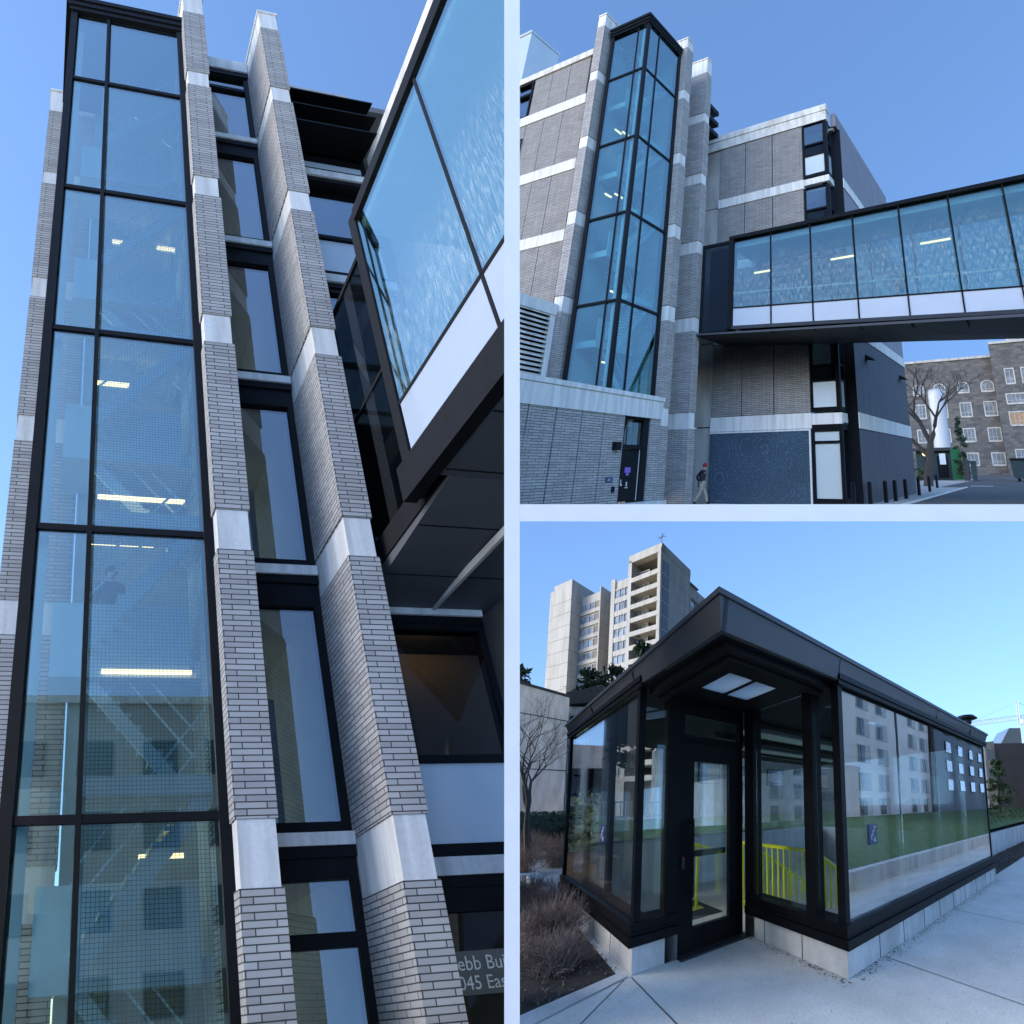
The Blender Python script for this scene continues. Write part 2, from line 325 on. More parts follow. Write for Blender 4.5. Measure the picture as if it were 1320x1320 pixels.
def text_mb(s, size, org, ux, uz, depth=None):
    cu = bpy.data.curves.new("t", 'FONT'); cu.body = s; cu.size = size; cu.resolution_u = 3
    o = bpy.data.objects.new("t", cu); COL.objects.link(o)
    dg = bpy.context.evaluated_depsgraph_get(); dg.update(); me = o.evaluated_get(dg).to_mesh()
    org, ux, uz = Vector(org), Vector(ux), Vector(uz); mb = MB()
    mb.add([org+ux*v.co.x+uz*v.co.y for v in me.vertices], [tuple(p.vertices) for p in me.polygons])
    o.evaluated_get(dg).to_mesh_clear(); bpy.data.objects.remove(o); bpy.data.curves.remove(cu)
    return mb
def skin_mb(joints, edges, sub=2):
    me = bpy.data.meshes.new("s"); me.from_pydata([j[:3] for j in joints], edges, []); o = bpy.data.objects.new("s", me); COL.objects.link(o)
    md = o.modifiers.new("k", 'SKIN'); 
    if not me.skin_vertices: me.attributes
    for i, j in enumerate(joints):
        r = j[3]; me.skin_vertices[0].data[i].radius = (r, r if len(j) < 5 else j[4])
    me.skin_vertices[0].data[0].use_root = True
    sb = o.modifiers.new("u", 'SUBSURF'); sb.levels = sub; sb.render_levels = sub
    dg = bpy.context.evaluated_depsgraph_get(); dg.update(); ev = o.evaluated_get(dg); m2 = ev.to_mesh(); mb = MB()
    mb.add([v.co.copy() for v in m2.vertices], [tuple(p.vertices) for p in m2.polygons]); ev.to_mesh_clear()
    bpy.data.objects.remove(o); bpy.data.meshes.remove(me); return mb
def moved(mb, org, rz=0, sc=1):
    R = Matrix.Rotation(rz, 3, 'Z'); mb.v = [Vector(org)+(R @ v)*sc for v in mb.v]; return mb
def pick(mb, fn):
    """faces of mb whose centre satisfies fn, pushed out a little: clothing over the body"""
    m = MB(); 
    for f in mb.f:
        c = sum((mb.v[i] for i in f), Vector())/len(f)
        if fn(c): m.add([mb.v[i] for i in f], [tuple(range(len(f)))])
    return m

# ------------------------------------------------------------------ the white dividing wall between the places
post = MB()
t = 10/700.0
for a, b in ((3.7, 26.0),):
    z0, z1 = -.02, 7.3
    post.box(-t*a, t*a, a, a+.9, z0, z1)
rail = MB()
rail.hexa([(t*3.7+.001, 3.7, 1.6+368*3.7/700), (4.2, 3.7, 1.6+368*3.7/700), (4.2, 4.0, 1.6+371*4.0/700), (t*3.7+.001, 4.0, 1.6+371*4.0/700),
           (t*3.7+.001, 3.7, 1.6+390*3.7/700), (4.2, 3.7, 1.6+390*3.7/700), (4.2, 4.0, 1.6+390*4.0/700), (t*3.7+.001, 4.0, 1.6+390*4.0/700)])
tag(obj("partition_wall", post, M['white'], WP, base=(0, 3.7, 0)), kind='structure')
tag(obj("partition_beam", rail, M['white'], WP, base=(2, 3.7, 3.6)), kind='structure')
tag(obj("partition_post", MB().box(4.2, 4.34, 3.7, 3.9, 0, 7.3), M['white'], WP, base=(4.27, 3.8, 0)), kind='structure')

# ------------------------------------------------------------------ ground of the pavilion place, reaching the horizon
def big(x0, x1, y0, y1, z): return MB().add([(x0, y0, z), (x1, y0, z), (x1, y1, z), (x0, y1, z)], [(0, 1, 2, 3)])
gr = big(-900, 1500, -700, 1500, -.03)
tag(obj("ground", gr, M['conc'], BP, cuts=CUT_B+(((0, 3.9, 0), (0, -1, 0)),)), kind='structure')
tag(obj("ground", big(-60, 60, -60, 60, -.03), M['conc'], BP, cuts=(((0, 3.9, 0), (0, 1, 0)), ((-25, 0, 0), (-1, 0, 0)), ((25, 0, 0), (1, 0, 0)), ((0, -40, 0), (0, -1, 0)))), kind='structure')

# ------------------------------------------------------------------ pieces shared by the two views of the brick building
BANDS = [(3.17, 3.88), (7.60, 8.30), (11.65, 12.32), (15.68, 16.32), (19.68, 20.28)]
def pier(P, root, u0, u1, v0, v1, bands, zcap, ztop, z0=-.6, label=None):
    b = MB(); z = z0
    for a, c in bands+[(zcap, ztop)]:
        if a > z: b.box(u0, u1, v0, v1, z, a)
        z = c
    pr = obj("brick_pier", b, M['brick'], P, root, label=label)
    for a, c in bands: obj("stone_band", MB().box(u0+.03, u1-.03, v0+.03, v1, a+.001, c-.001), M['stone'], P, pr)
    c = MB().box(u0+.02, u1-.02, v0+.02, v1, zcap+.001, ztop-.08).box(u0-.02, u1+.02, v0-.02, v1, ztop-.08, ztop)
    obj("stone_cap", c, M['stone'], P, pr)
    return pr

def stair_tower(P, root, glass, zb, rows, ztop, mesh, lamps, inner_u0):
    f = MB()
    f.box(-.45, -.30, 9.95, 10.10, zb, ztop)                                  # corner post
    f.box(2.12, 2.30, 9.93, 10.25, zb, ztop)
    f.box(.41, .48, 9.96, 10.08, zb, ztop); f.box(-.44, -.32, 10.60, 10.67, zb, ztop)
    f.box(-.47, -.28, 12.22, 12.42, zb, ztop)
    for z in rows:
        f.box(-.30, .41, 9.965, 10.06, z-.05, z+.05); f.box(.48, 2.12, 9.965, 10.06, z-.05, z+.05)
        f.box(-.43, -.34, 10.10, 10.60, z-.05, z+.05); f.box(-.43, -.34, 10.67, 12.22, z-.05, z+.05)
    fr = obj("stair_tower", f, M['black'], P, root)
    c = MB().box(-.50, 2.32, 9.90, 12.45, ztop, ztop+.16).box(-.54, 2.33, 9.86, 12.47, ztop+.16, ztop+.34).box(-.58, 2.34, 9.82, 12.5, ztop+.34, ztop+.50)
    obj("cornice", c, M['black'], P, fr)
    zs = [zb]+rows+[ztop]
    for a, b in zip(zs[:-1], zs[1:]):
        for u0, u1 in ((-.30, .41), (.48, 2.12)): obj("glass_pane", MB().box(u0, u1, 10.0, 10.02, a+.05, b-.05), glass, P, fr)
        for v0, v1 in ((10.10, 10.60), (10.67, 12.22)): obj("glass_pane", MB().box(-.40, -.38, v0, v1, a+.05, b-.05), glass, P, fr)
    # inside
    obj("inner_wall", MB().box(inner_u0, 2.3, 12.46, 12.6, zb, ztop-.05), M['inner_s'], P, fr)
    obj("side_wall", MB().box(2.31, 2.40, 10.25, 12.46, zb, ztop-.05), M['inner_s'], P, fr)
    col = MB().box(-.25, -.12, 10.35, 10.48, zb, ztop-.05)
    obj("column", col, M['pale'], P, fr)
    for k in range(-1, 6):
        z = 2.45+4*(k-1)+4
        if z > ztop-1 or z+2 < zb: continue
        obj("landing", MB().box(.0, 2.3, 11.38, 12.45, z-.28, z), M['pale'], P, fr)
        obj("landing", MB().box(.5, 2.3, 10.35, 10.95, z+1.75, z+2.0), M['pale'], P, fr)
        obj("guard_panel", MB().box(.0, 2.1, 11.33, 11.365, z-.3, z+.9), M['pale'], P, fr)
        st = MB()
        for (za, zc, vv) in ((z, z+2, 10.95), (z+2, z+4, 11.95)):
            ua, uc = (.45, 2.15) if vv < 11.5 else (2.15, .45)
            st.hexa([(ua, vv-.45, za-.32), (uc, vv-.45, zc-.32), (uc, vv-.40, zc-.32), (ua, vv-.40, za-.32), (ua, vv-.45, za), (uc, vv-.45, zc), (uc, vv-.40, zc), (ua, vv-.40, za)])
            for i in range(11):
                tt = i/11.0; u = ua+(uc-ua)*tt; zz = za+(zc-za)*tt; du = (uc-ua)/11
                st.box(min(u, u+du), max(u, u+du), vv-.40, vv+.4, zz+.08, zz+.14)
            for hh in (.55, .95): st.bar((ua, vv-.44, za+hh), (uc, vv-.44, zc+hh), .022)
        obj("stair_flight", st, M['pale'], P, fr)
        if mesh:
            pass
    if mesh:
        g = MB(); u = .52
        while u < 2.1: g.box(u, u+.005, 10.20, 10.206, zb, ztop-.1); u += .052
        z = zb
        while z < ztop-.1: g.box(.52, 2.1, 10.208, 10.213, z, z+.005); z += .052
        obj("wire_mesh", g, M['slate'], P, fr)
    for (u0, u1, v, z) in lamps: obj("strip_lamp", MB().box(u0, u1, v-.04, v+.04, z, z+.05), M['lamp'], P, fr)
    return fr

def wall_window(P, root, u0, u1, v, z0, z1, panes, fw=.07, name="window", mat=None, glass=None, back=True, dep=.16):
    """opening in a wall that faces -v; panes: list of (z0, z1, 'g'|'p'|'d')"""
    f = MB(); f.box(u0, u0+fw, v-.03, v+dep, z0, z1).box(u1-fw, u1, v-.03, v+dep, z0, z1)
    prev = z0
    for a, b, k in panes:
        if a-prev > .005: f.box(u0+fw, u1-fw, v-.03, v+dep, prev, a)
        prev = b
    if z1-prev > .005: f.box(u0+fw, u1-fw, v-.03, v+dep, prev, z1)
    fr = obj(name, f, mat or M['black'], P, root)
    for a, b, k in panes:
        mm = {'g': glass or M['glass_win'], 'p': M['pale'], 'd': M['glass_dark']}[k]
        obj("spandrel_panel" if k == 'p' else "pane", MB().box(u0+fw, u1-fw, v+.05, v+.075, a, b), mm, P, fr)
    return fr
def side_window(P, root, v0, v1, u, z0, z1, panes, fw=.07, mat=None, glass=None, dep=.16, bars=0, sgn=1):
    """the same in a wall facing -u"""
    f = MB(); f.box(u-.03, u+dep, v0, v0+fw, z0, z1).box(u-.03, u+dep, v1-fw, v1, z0, z1)
    prev = z0
    for a, b, k in panes:
        if a-prev > .005: f.box(u-.03, u+dep, v0+fw, v1-fw, prev, a)
        prev = b
    if z1-prev > .005: f.box(u-.03, u+dep, v0+fw, v1-fw, prev, z1)
    for i in range(bars):
        c = v0+(v1-v0)*(i+1)/(bars+1); f.box(u-.02, u+dep*.5, c-fw*.35, c+fw*.35, z0+fw, z1-fw)
    fr = obj("window", f, mat or M['black'], P, root)
    for a, b, k in panes:
        mm = {'g': glass or M['glass_win'], 'p': M['pale'], 'd': M['glass_dark'], 'b': M['blind'], 's': M['spand']}[k]
        obj("spandrel_panel" if k == 'p' else "pane", MB().box(u+dep*.5+.005, u+dep*.5+.03, v0+fw, v1-fw, a, b), mm, P, fr)
    return fr

def human(P, org, rz, label, pose, colors, group=None, sc=1.0, hat=None, base=None):
    """pose: dict of joints in metres, figure facing -y before turning by rz"""
    j = pose; root = emp("person", P, org, label, "person", group)
    def J(n, r): return (*j[n], r)
    head = [J('pelvis', .11), J('chest', .125), J('neck', .055), J('head', .078), (j['head'][0], j['head'][1], j['head'][2]+.10, .07)]
    ed = [(0, 1), (1, 2), (2, 3), (3, 4)]
    js = head[:]
    for s in ('l', 'r'):
        b = len(js); js += [J('sh'+s, .058), J('el'+s, .043), J('wr'+s, .032), J('ha'+s, .036)]; ed += [(1, b), (b, b+1), (b+1, b+2), (b+2, b+3)]
        for q, (dx, dl) in enumerate(((-.03, .05), (-.01, .075), (.01, .08), (.03, .065))):
            h = Vector(j['ha'+s]); d = (h-Vector(j['wr'+s])).normalized(); js.append((h.x+dx, h.y, h.z+d.z*dl, .010)); ed.append((b+3, len(js)-1))
        b = len(js); js += [J('hi'+s, .082), J('kn'+s, .058), J('an'+s, .040), J('to'+s, .036)]; ed += [(0, b), (b, b+1), (b+1, b+2), (b+2, b+3)]
    T = lambda m: moved(m, org, rz, sc)
    obj("body", T(skin_mb(js, ed)), colors['skin'], P, root, smooth=True)
    js = [J('pelvis', .145), J('chest', .165), (*(Vector(j['neck'])-Vector((0, 0, .03))), .085)]; ed = [(0, 1), (1, 2)]
    for s in ('l', 'r'):
        b = len(js); js += [J('sh'+s, .078), J('el'+s, .062), J('wr'+s, .05)]; ed += [(1, b), (b, b+1), (b+1, b+2)]
    obj("jacket", T(skin_mb(js, ed)), colors['top'], P, root, smooth=True)
    js = [(j['pelvis'][0], j['pelvis'][1], j['pelvis'][2]-.03, .135)]; ed = []
    for s in ('l', 'r'):
        b = len(js); js += [J('hi'+s, .10), J('kn'+s, .078), (*(Vector(j['an'+s])+Vector((0, 0, .04))), .062)]; ed += [(0, b), (b, b+1), (b+1, b+2)]
    obj("trousers", T(skin_mb(js, ed)), colors['legs'], P, root, smooth=True)
    for s in ('l', 'r'):
        a, b = j['an'+s], j['to'+s]
        obj("shoe", T(skin_mb([(a[0], a[1]+.03, a[2], .055), (a[0], a[1], a[2]-.02, .055), (b[0], b[1], b[2], .045)], [(0, 1), (1, 2)])), M['black'], P, root, smooth=True)
    h = j['head']
    m = MB().lathe((h[0], h[1]+.008, h[2]+.045), [(.098, 0), (.108, .05), (.10, .10), (.06, .145), (.012, .16)], 14)
    obj("hat" if hat else "hair", T(m), hat or M['jacket'], P, root, smooth=True)
    fc = MB()                                                                   # eyes, nose and mouth
    y = h[1]-.083
    for sx in (-.032, .032): fc.box(h[0]+sx-.012, h[0]+sx+.012, y-.004, y+.02, h[2]+.035, h[2]+.045)
    fc.hexa([(h[0]-.014, y+.02, h[2]-.012), (h[0]+.014, y+.02, h[2]-.012), (h[0]+.014, y-.024, h[2]-.012), (h[0]-.014, y-.024, h[2]-.012), (h[0]-.006, y+.02, h[2]+.035), (h[0]+.006, y+.02, h[2]+.035), (h[0]+.006, y-.006, h[2]+.035), (h[0]-.006, y-.006, h[2]+.035)])
    fc.box(h[0]-.024, h[0]+.024, y-.002, y+.02, h[2]-.04, h[2]-.03)
    obj("face", T(fc), M['skin'], P, root)
    return root
STAND = dict(pelvis=(0, 0, .95), chest=(0, 0, 1.30), neck=(0, 0, 1.50), head=(0, -.02, 1.60),
             shl=(.19, 0, 1.42), ell=(.25, .03, 1.14), wrl=(.24, -.06, .92), hal=(.24, -.08, .84), shr=(-.19, 0, 1.42), elr=(-.25, .03, 1.14), wrr=(-.24, -.06, .92), har=(-.24, -.08, .84),
             hil=(.10, 0, .90), knl=(.11, -.02, .48), anl=(.11, .02, .08), tol=(.12, -.14, .04), hir=(-.10, 0, .90), knr=(-.11, -.02, .48), anr=(-.11, .02, .08), tor=(-.12, -.14, .04))
WALK = dict(pelvis=(0, 0, .93), chest=(0, -.06, 1.28), neck=(0, -.10, 1.48), head=(0, -.14, 1.57),
            shl=(.19, -.04, 1.40), ell=(.23, .16, 1.16), wrl=(.20, .08, .98), hal=(.17, .02, .93), shr=(-.19, -.08, 1.40), elr=(-.23, .12, 1.16), wrr=(-.19, .06, .98), har=(-.16, .0, .93),
            hil=(.10, 0, .88), knl=(.10, -.24, .52), anl=(.10, -.34, .10), tol=(.10, -.48, .05), hir=(-.10, 0, .88), knr=(-.10, .10, .48), anr=(-.10, .36, .14), tor=(-.10, .26, .04))

# ================================================================== PLACE 1: the glass stair tower seen from its foot
P = LP
tag(obj("pavement", big(-8, 9, 2, 9.6, 0), M['pave'], P), kind='structure')
bA = emp("brick_building", P, (1, 10, 0), "tall brick and glass building seen close up from its foot, wire mesh behind its glass", "building")
LB = [(2.97, 3.73), (7.45, 8.15), (11.6, 12.3), (15.7, 16.35), (19.75, 20.35)]
lampsL = [(.75, 2.1, 11.3, 15.95), (.78, 2.1, 11.25, 12.75), (.55, 1.62, 11.3, 11.88), (.62, 2.1, 11.3, 9.32), (.52, 1.55, 11.3, 8.42), (.75, 2.1, 11.3, 6.2), (1.3, 1.9, 11.3, 3.62)]
stair_tower(P, bA, M['glass_l'], -.5, [3.85, 7.87, 11.87, 15.78, 19.72], 22.6, True, lampsL, .32)
pier(P, bA, -.92, .30, 12.75, 13.3, [(3.1, 3.85), (7.45, 8.1), (11.55, 12.2), (15.6, 16.25), (19.7, 20.2)], 22.9, 23.95)
pier(P, bA, 2.24, 2.78, 9.65, 11.3, LB, 23.1, 24.0)
pier(P, bA, 4.24, 4.74, 9.65, 11.3, LB, 23.1, 23.95)
# bay between the piers, floor by floor
for zf in (-.15, 3.85, 8.05, 12.3, 16.35, 20.3):
    zt = {-.15: 3.85, 3.85: 8.05, 8.05: 12.3, 12.3: 16.35, 16.35: 20.3, 20.3: 23.85}[zf]
    pn = [(zf+.12, zt-.75, 'g')] if zf > 0 else [(.5, 2.42, 'g'), (2.6, zt-.62, 'g')]
    if zf > 20: pn = [(20.4, 22.5, 'g'), (22.62, 23.1, 'g')]
    wall_window(P, bA, 2.78, 4.24, 11.1, zf, zt-(.35 if zf < 20 else .7), pn, fw=.12, dep=.2)
    obj("stone_sill", MB().box(2.78, 4.24, 10.98, 11.4, zt-.2 if zf < 20 else zt-.5, zt-.03), M['stone'], P, bA)
    obj("lintel", MB().box(2.78, 4.24, 11.02, 11.4, zt-(.35 if zf < 20 else .7), zt-.201 if zf < 20 else zt-.5), M['black'], P, bA)
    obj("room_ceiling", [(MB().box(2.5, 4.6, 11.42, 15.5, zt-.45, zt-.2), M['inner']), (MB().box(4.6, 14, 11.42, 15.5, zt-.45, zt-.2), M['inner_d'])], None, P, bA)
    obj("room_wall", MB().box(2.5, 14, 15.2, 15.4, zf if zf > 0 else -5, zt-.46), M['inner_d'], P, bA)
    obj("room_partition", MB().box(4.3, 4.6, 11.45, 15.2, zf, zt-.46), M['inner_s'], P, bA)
    if zf < 12.0 and zf > 0:
        obj("door_frame", MB().box(2.78, 2.9, 12.2, 12.3, zf-.1, zf+2.3).box(3.5, 3.62, 12.2, 12.3, zf-.1, zf+2.3).box(2.9, 3.5, 12.2, 12.3, zf+2.1, zf+2.3), M['pale'], P, bA)
        obj("room_lamp", MB().box(3.2, 3.6, 13.0, 13.05, zt-.53, zt-.47), M['lamp'], P, bA)
# bay right of the second pier
for zf in (-.8, 3.2, 7.2, 11.25, 15.3, 19.2):
    z0 = zf+.24; last = zf > 19; low = zf < 0; top = zf+(3.85 if not last else 1.6)
    if low: pn = [(.35, 2.75, 'g')]
    elif last: pn = [(zf+.40, zf+.75, 'p'), (zf+.85, zf+1.5, 'g')]
    else: pn = [(zf+.42, zf+1.57, 'p'), (zf+1.68, zf+3.75, 'g')]
    wall_window(P, bA, 4.74, 7.1, 11.1, z0, top, pn, fw=.1, dep=.2, glass=M['glass_win'] if zf > 10 else M['glass_lobby'])
    if zf == 3.2:
        obj('lobby_wall', MB().box(4.75, 14, 13.2, 13.3, 3.3, 7.45), M['tan'], P, bA)
        obj('strip_lamp', MB().box(4.9, 7.0, 12.2, 12.3, 7.46, 7.5), M['lobby_fill'], P, bA)  # hidden glowing bar added at the ceiling to brighten the tan lobby wall
    if low or zf == 3.2: obj('lobby_door', MB().box(5.75, 6.15, 12.4, 12.5, zf+1.6, zf+3.0), M['wood_and_glow'], P, bA)
    obj("stone_sill", MB().box(4.74, 7.1, 11.0, 11.4, zf+.0, zf+.238), M['stone'], P, bA)
    obj("lintel", MB().box(4.74, 7.1, 11.05, 11.4, zf-.148, zf-.002), M['black'], P, bA)
    if last: obj("roof_panel", MB().box(4.74, 7.1, 11.15, 11.5, top, top+.7), M['black'], P, bA)
for i, (zz, ue) in enumerate(((21.42, 7.2), (20.78, 7.2), (20.05, 7.1))):
    obj("sun_shade", MB().hexa([(4.72, 10.15, zz-.05), (ue, 10.15, zz-.05), (ue, 11.1, zz+.25), (4.72, 11.1, zz+.25), (4.72, 10.15, zz), (ue, 10.15, zz), (ue, 11.1, zz+.30), (4.72, 11.1, zz+.30)]), M['black'], P, bA)
wl = MB().box(7.4, 7.6, 4.0, 11.3, 0, 20.3)
obj("side_wall", MB().box(7.4, 7.7, 3.5, 11.3, 7.2, 19.8), M['brick_fine'], P, bA)
obj("side_wall", MB().box(7.1, 7.7, 3.5, 11.3, -.5, 7.19), M['slate'], P, bA)
obj("parapet", MB().box(7.36, 7.8, 3.4, 11.3, 19.82, 20.75), M['conc_l'], P, bA)
obj("roof", MB().box(-.4, 7.4, 11.45, 15.6, 23.9, 24.05), M['conc'], P, bA)
# skybridge overhead
zs_ = lambda v: -.06*(8.3-v)                                                   # it falls gently away from the wall
sb = emp("skybridge", P, (4.75, 8.3, 8), "glazed skybridge passing overhead with dark soffit and milky lower panels beside the stair tower", "bridge")
def slab(u0, u1, va, vb, z0, z1):
    a, b = zs_(va), zs_(vb)
    return [(u0, va, z0+a), (u1, va, z0+a), (u1, vb, z0+b), (u0, vb, z0+b), (u0, va, z1+a), (u1, va, z1+a), (u1, vb, z1+b), (u0, vb, z1+b)]
vs_ = [8.08, 5.53, 2.98, .43, -2.1]
fr = MB().box(4.72, 4.90, 8.08, 8.32, 7.62, 13.62)
for v in vs_[1:]: fr.box(4.735, 4.80, v-.03, v+.03, 7.75+zs_(v), 13.3)
fr.hexa(slab(4.735, 4.80, -3, 8.08, 9.12, 9.18))
fr.box(4.70, 4.95, -3, 8.08, 13.36, 13.62)
frame = obj("frame", fr, M['black'], P, sb)
for a, b in zip(vs_[:-1], vs_[1:]):
    obj("glass_pane", MB().hexa([(4.75, a-.03, 9.18+zs_(a)), (4.77, a-.03, 9.18+zs_(a)), (4.77, b+.03, 9.18+zs_(b)), (4.75, b+.03, 9.18+zs_(b)), (4.75, a-.03, 13.36), (4.77, a-.03, 13.36), (4.77, b+.03, 13.36), (4.75, b+.03, 13.36)]), M['glass_b'], P, sb)
    obj("spandrel_panel", MB().hexa(slab(4.75, 4.78, a-.03, b+.03, 8.12, 9.12)), M['spand'], P, sb)
obj("fascia", MB().hexa(slab(4.60, 4.80, -3, 8.32, 7.54, 8.10)), M['black'], P, sb)
so0 = MB().hexa(slab(4.81, 7.4, -3, 7.6, 7.55, 7.71))
so = MB().hexa([(4.95, 7.6, 7.5), (7.4, 7.6, 7.5), (7.4, 11.2, 7.3), (4.95, 11.2, 7.3), (4.95, 7.6, 7.6), (7.4, 7.6, 7.6), (7.4, 11.2, 7.6), (4.95, 11.2, 7.6)])
so.add(so0.v, so0.f)
jn = MB()
for v in (10.0, 8.7, 7.45, 6.2, 5.0, 3.7):
    z = 7.5-(v-7.6)*.055 if v > 7.6 else 7.55+zs_(v)
    jn.box(4.97 if v > 7.6 else 4.83, 7.38, v-.012, v+.012, z-.006, z+.01)
obj("soffit", [(so, M['soffit']), (jn, M['black'])], None, P, sb)
obj("light_channel", MB().hexa([(6.2, 3, 7.2), (6.26, 3, 7.2), (6.24, 11.0, 7.28), (6.18, 11.0, 7.28), (6.2, 3, 7.3), (6.26, 3, 7.3), (6.24, 11.0, 7.4), (6.18, 11.0, 7.4)]), M['conc'], P, sb)
obj("floor", MB().hexa(slab(4.85, 7.3, -3, 8.2, 8.1, 8.25)), M['inner'], P, sb)
obj("ceiling", MB().box(4.85, 7.3, -3, 8.2, 13.2, 13.5), M['inner'], P, sb)
obj("far_side", MB().box(7.3, 7.38, -3, 8.2, 7.8, 13.2), M['pale'], P, sb)
vf = MB().box(4.93, 5.05, 10.3, 10.45, 7.9, 13.2).box(4.93, 5.0, 8.05, 10.3, 13.1, 13.2).box(4.92, 5.0, 7.6, 10.45, 7.55, 7.95).box(4.94, 4.99, 8.05, 10.3, 10.4, 10.46)
ve = obj("vestibule", vf, M['black'], P, sb)
obj("pane", MB().box(4.95, 4.97, 8.08, 10.3, 7.95, 10.4), M['glass_dark'], P, ve)
obj("pane", MB().box(4.95, 4.97, 8.08, 10.3, 10.46, 13.1), M['glass_dark'], P, ve)
# lettering on the ground floor glass
sg = emp("building_sign", P, (5.3, 11.08, 1.8), "white lettering with building name and address on dark ground floor glass below the skybridge", "sign")
obj("sign_backing", MB().box(5.0, 7.0, 11.075, 11.085, 1.78, 2.28), M['inner_d'], P, sg)
obj("lettering", text_mb("Webb Building", .235, (5.19, 11.07, 2.06), (1, 0, 0), (0, 0, 1)), M['stone'], P, sg)
obj("lettering", text_mb("2045 East Mall", .225, (5.29, 11.07, 1.84), (1, 0, 0), (0, 0, 1)), M['stone'], P, sg)
human(P, (.9, 11.75, 6.47), .2, "person in dark clothes standing on a landing behind the stair tower glass", STAND, dict(skin=M['skin'], top=M['jacket'], legs=M['greycloth']))
lm = emp("wall_lamp", P, (-.62, 8.5, 3.4), "small white fitting at the left edge beside the stair tower", "lamp")
obj("lamp_body", MB().box(-.95, -.55, 9.0, 9.25, 4.05, 4.42), M['white'], P, lm)
obj("bracket", MB().box(-.80, -.66, 9.08, 9.16, 3.0, 4.05), M['stone'], P, lm)

# ================================================================== PLACE 2: the same kind of building seen from across the lane
P = TP
tag(obj("road", MB().add([(5, -40, -.004), (8, -40, -.004), (60, -40, -.004), (60, 40, -.004), (5, 40, -.004)], [(0, 1, 2, 3, 4)]), M['asphalt'], P), kind='structure')
tag(obj("pavement", MB().box(7.0, 30, 1.7, 3.6, -.3, .03), M['conc'], P), kind='structure')
tag(obj("kerb", MB().box(7.0, 31, 1.5, 1.7, -.3, .05), M['conc_l'], P), kind='structure')
tag(obj("ground", MB().add([(-8, 3.6, 0), (60, 3.6, 0), (60, 30, .0), (-8, 30, .0)], [(0, 1, 2, 3)]), M['conc'], P), kind='structure')
tag(obj("ground", MB().add([(60, -60, 0), (140, -60, .5), (140, 60, .5), (60, 60, 0)], [(0, 1, 2, 3)]), M['asphalt'], P), kind='structure')
tag(obj("road_marking", MB().box(34, 34.5, -.1, 1.7, 0, .004), M['white'], P), kind='structure')
bB = emp("brick_building", P, (4, 10, 0), "large grey brick building with white stone bands and glass stair tower, beyond the podium", "building")
lampsT = [(.0, .45, 11.3, 16.6), (-.2, .25, 11.6, 16.7), (.0, .5, 11.3, 13.2), (-.2, .2, 11.7, 13.2), (.1, .6, 11.0, 8.5), (.1, .6, 11.0, 5.5)]
stair_tower(P, bB, M['glass_t'], 3.6, [7.87, 11.87, 15.78, 19.74], 22.6, False, lampsT, -.2)
pier(P, bB, -.86, .30, 12.62, 13.15, BANDS, 23.25, 24.1, z0=3.6)
pier(P, bB, 2.30, 2.86, 9.55, 11.5, BANDS, 23.15, 23.85)
pier(P, bB, 4.47, 4.98, 9.66, 11.5, BANDS, 23.15, 24.25)
for z in (3.9, 7.9, 11.9, 15.9, 19.9):
    wall_window(P, bB, 2.86, 4.47, 11.3, z, z+3.6, [(z+.2, z+3.3, 'g')], fw=.1)
obj("recess_wall", MB().box(2.8, 7.6, 11.52, 11.8, 0, 23.3), M['inner_d'], P, bB)
for i, zz in enumerate((21.3, 20.5, 19.7)):
    obj("sun_shade", MB().box(4.98, 6.3, 9.9, 11.5, zz, zz+.28), M['black'], P, bB)
# left wing: brick panels between stone bands
for (a, c) in ((20.3, 22.92), (16.22, 19.68), (12.22, 15.6), (8.3, 11.62)):
    jo = MB(); pb = MB()
    js = [14.62, 16.13, 17.54, 18.98] if a > 20 else [14.52, 16.13, 17.55, 18.98, 20.4, 21.9, 23.4]
    for v0, v1 in zip(js[:-1], js[1:]): pb.box(.3, .5, v0+.02, v1-.02, a, c)
    obj("brick_panel", pb, M['brick_fine'], P, bB)
for a, c in ((19.68, 20.3), (15.6, 16.22), (11.62, 12.22)):
    obj("stone_band", MB().box(.26, .5, 14.5, 24, a+.003, c-.003), M['stone'], P, bB)
obj("backing_wall", MB().box(.45, 1.0, 13.1, 24, 4, 23), M['black'], P, bB)
obj("parapet", MB().box(.22, .8, 14.45, 24, 22.925, 23.35), M['conc_l'], P, bB)
for z in (20.3, 16.25):
    side_window(P, bB, 19.05, 23, .3, z, z+2.55, [(z+.1, z+1.6, 'g'), (z+1.75, z+2.45, 'g')], fw=.12)
obj("roof_house", MB().box(2, 4.45, 22.95, 28, 23, 29.9).box(1.93, 4.5, 22.9, 28, 29.91, 30.1), M['pale'], P, bB)
obj("roof_vent", MB().box(4.0, 4.5, 21.8, 22.4, 23.3, 25.0), M['slate'], P, bB)
obj("roof", MB().box(.8, 8, 11.9, 28, 22.9, 23.05), M['conc'], P, bB)
# louvred screen wall
lv = obj("screen_wall", MB().box(-4.0, -.86, 12.86, 13.1, 7.45, 7.92).box(-1.12, -.86, 12.9, 13.1, 3.9, 7.45), M['stone'], P, bB)
lb = MB(); z = 3.95
while z < 7.4: lb.hexa([(-4, 12.88, z), (-1.13, 12.88, z), (-1.13, 13.0, z+.1), (-4, 13.0, z+.1), (-4, 12.88, z+.03), (-1.13, 12.88, z+.03), (-1.13, 13.0, z+.13), (-4, 13.0, z+.13)]); z += .19
obj("louvre", lb, M['conc_l'], P, lv); obj("louvre_backing", MB().box(-4, -1.13, 13.05, 13.1, 3.95, 7.44), M['black'], P, lv)
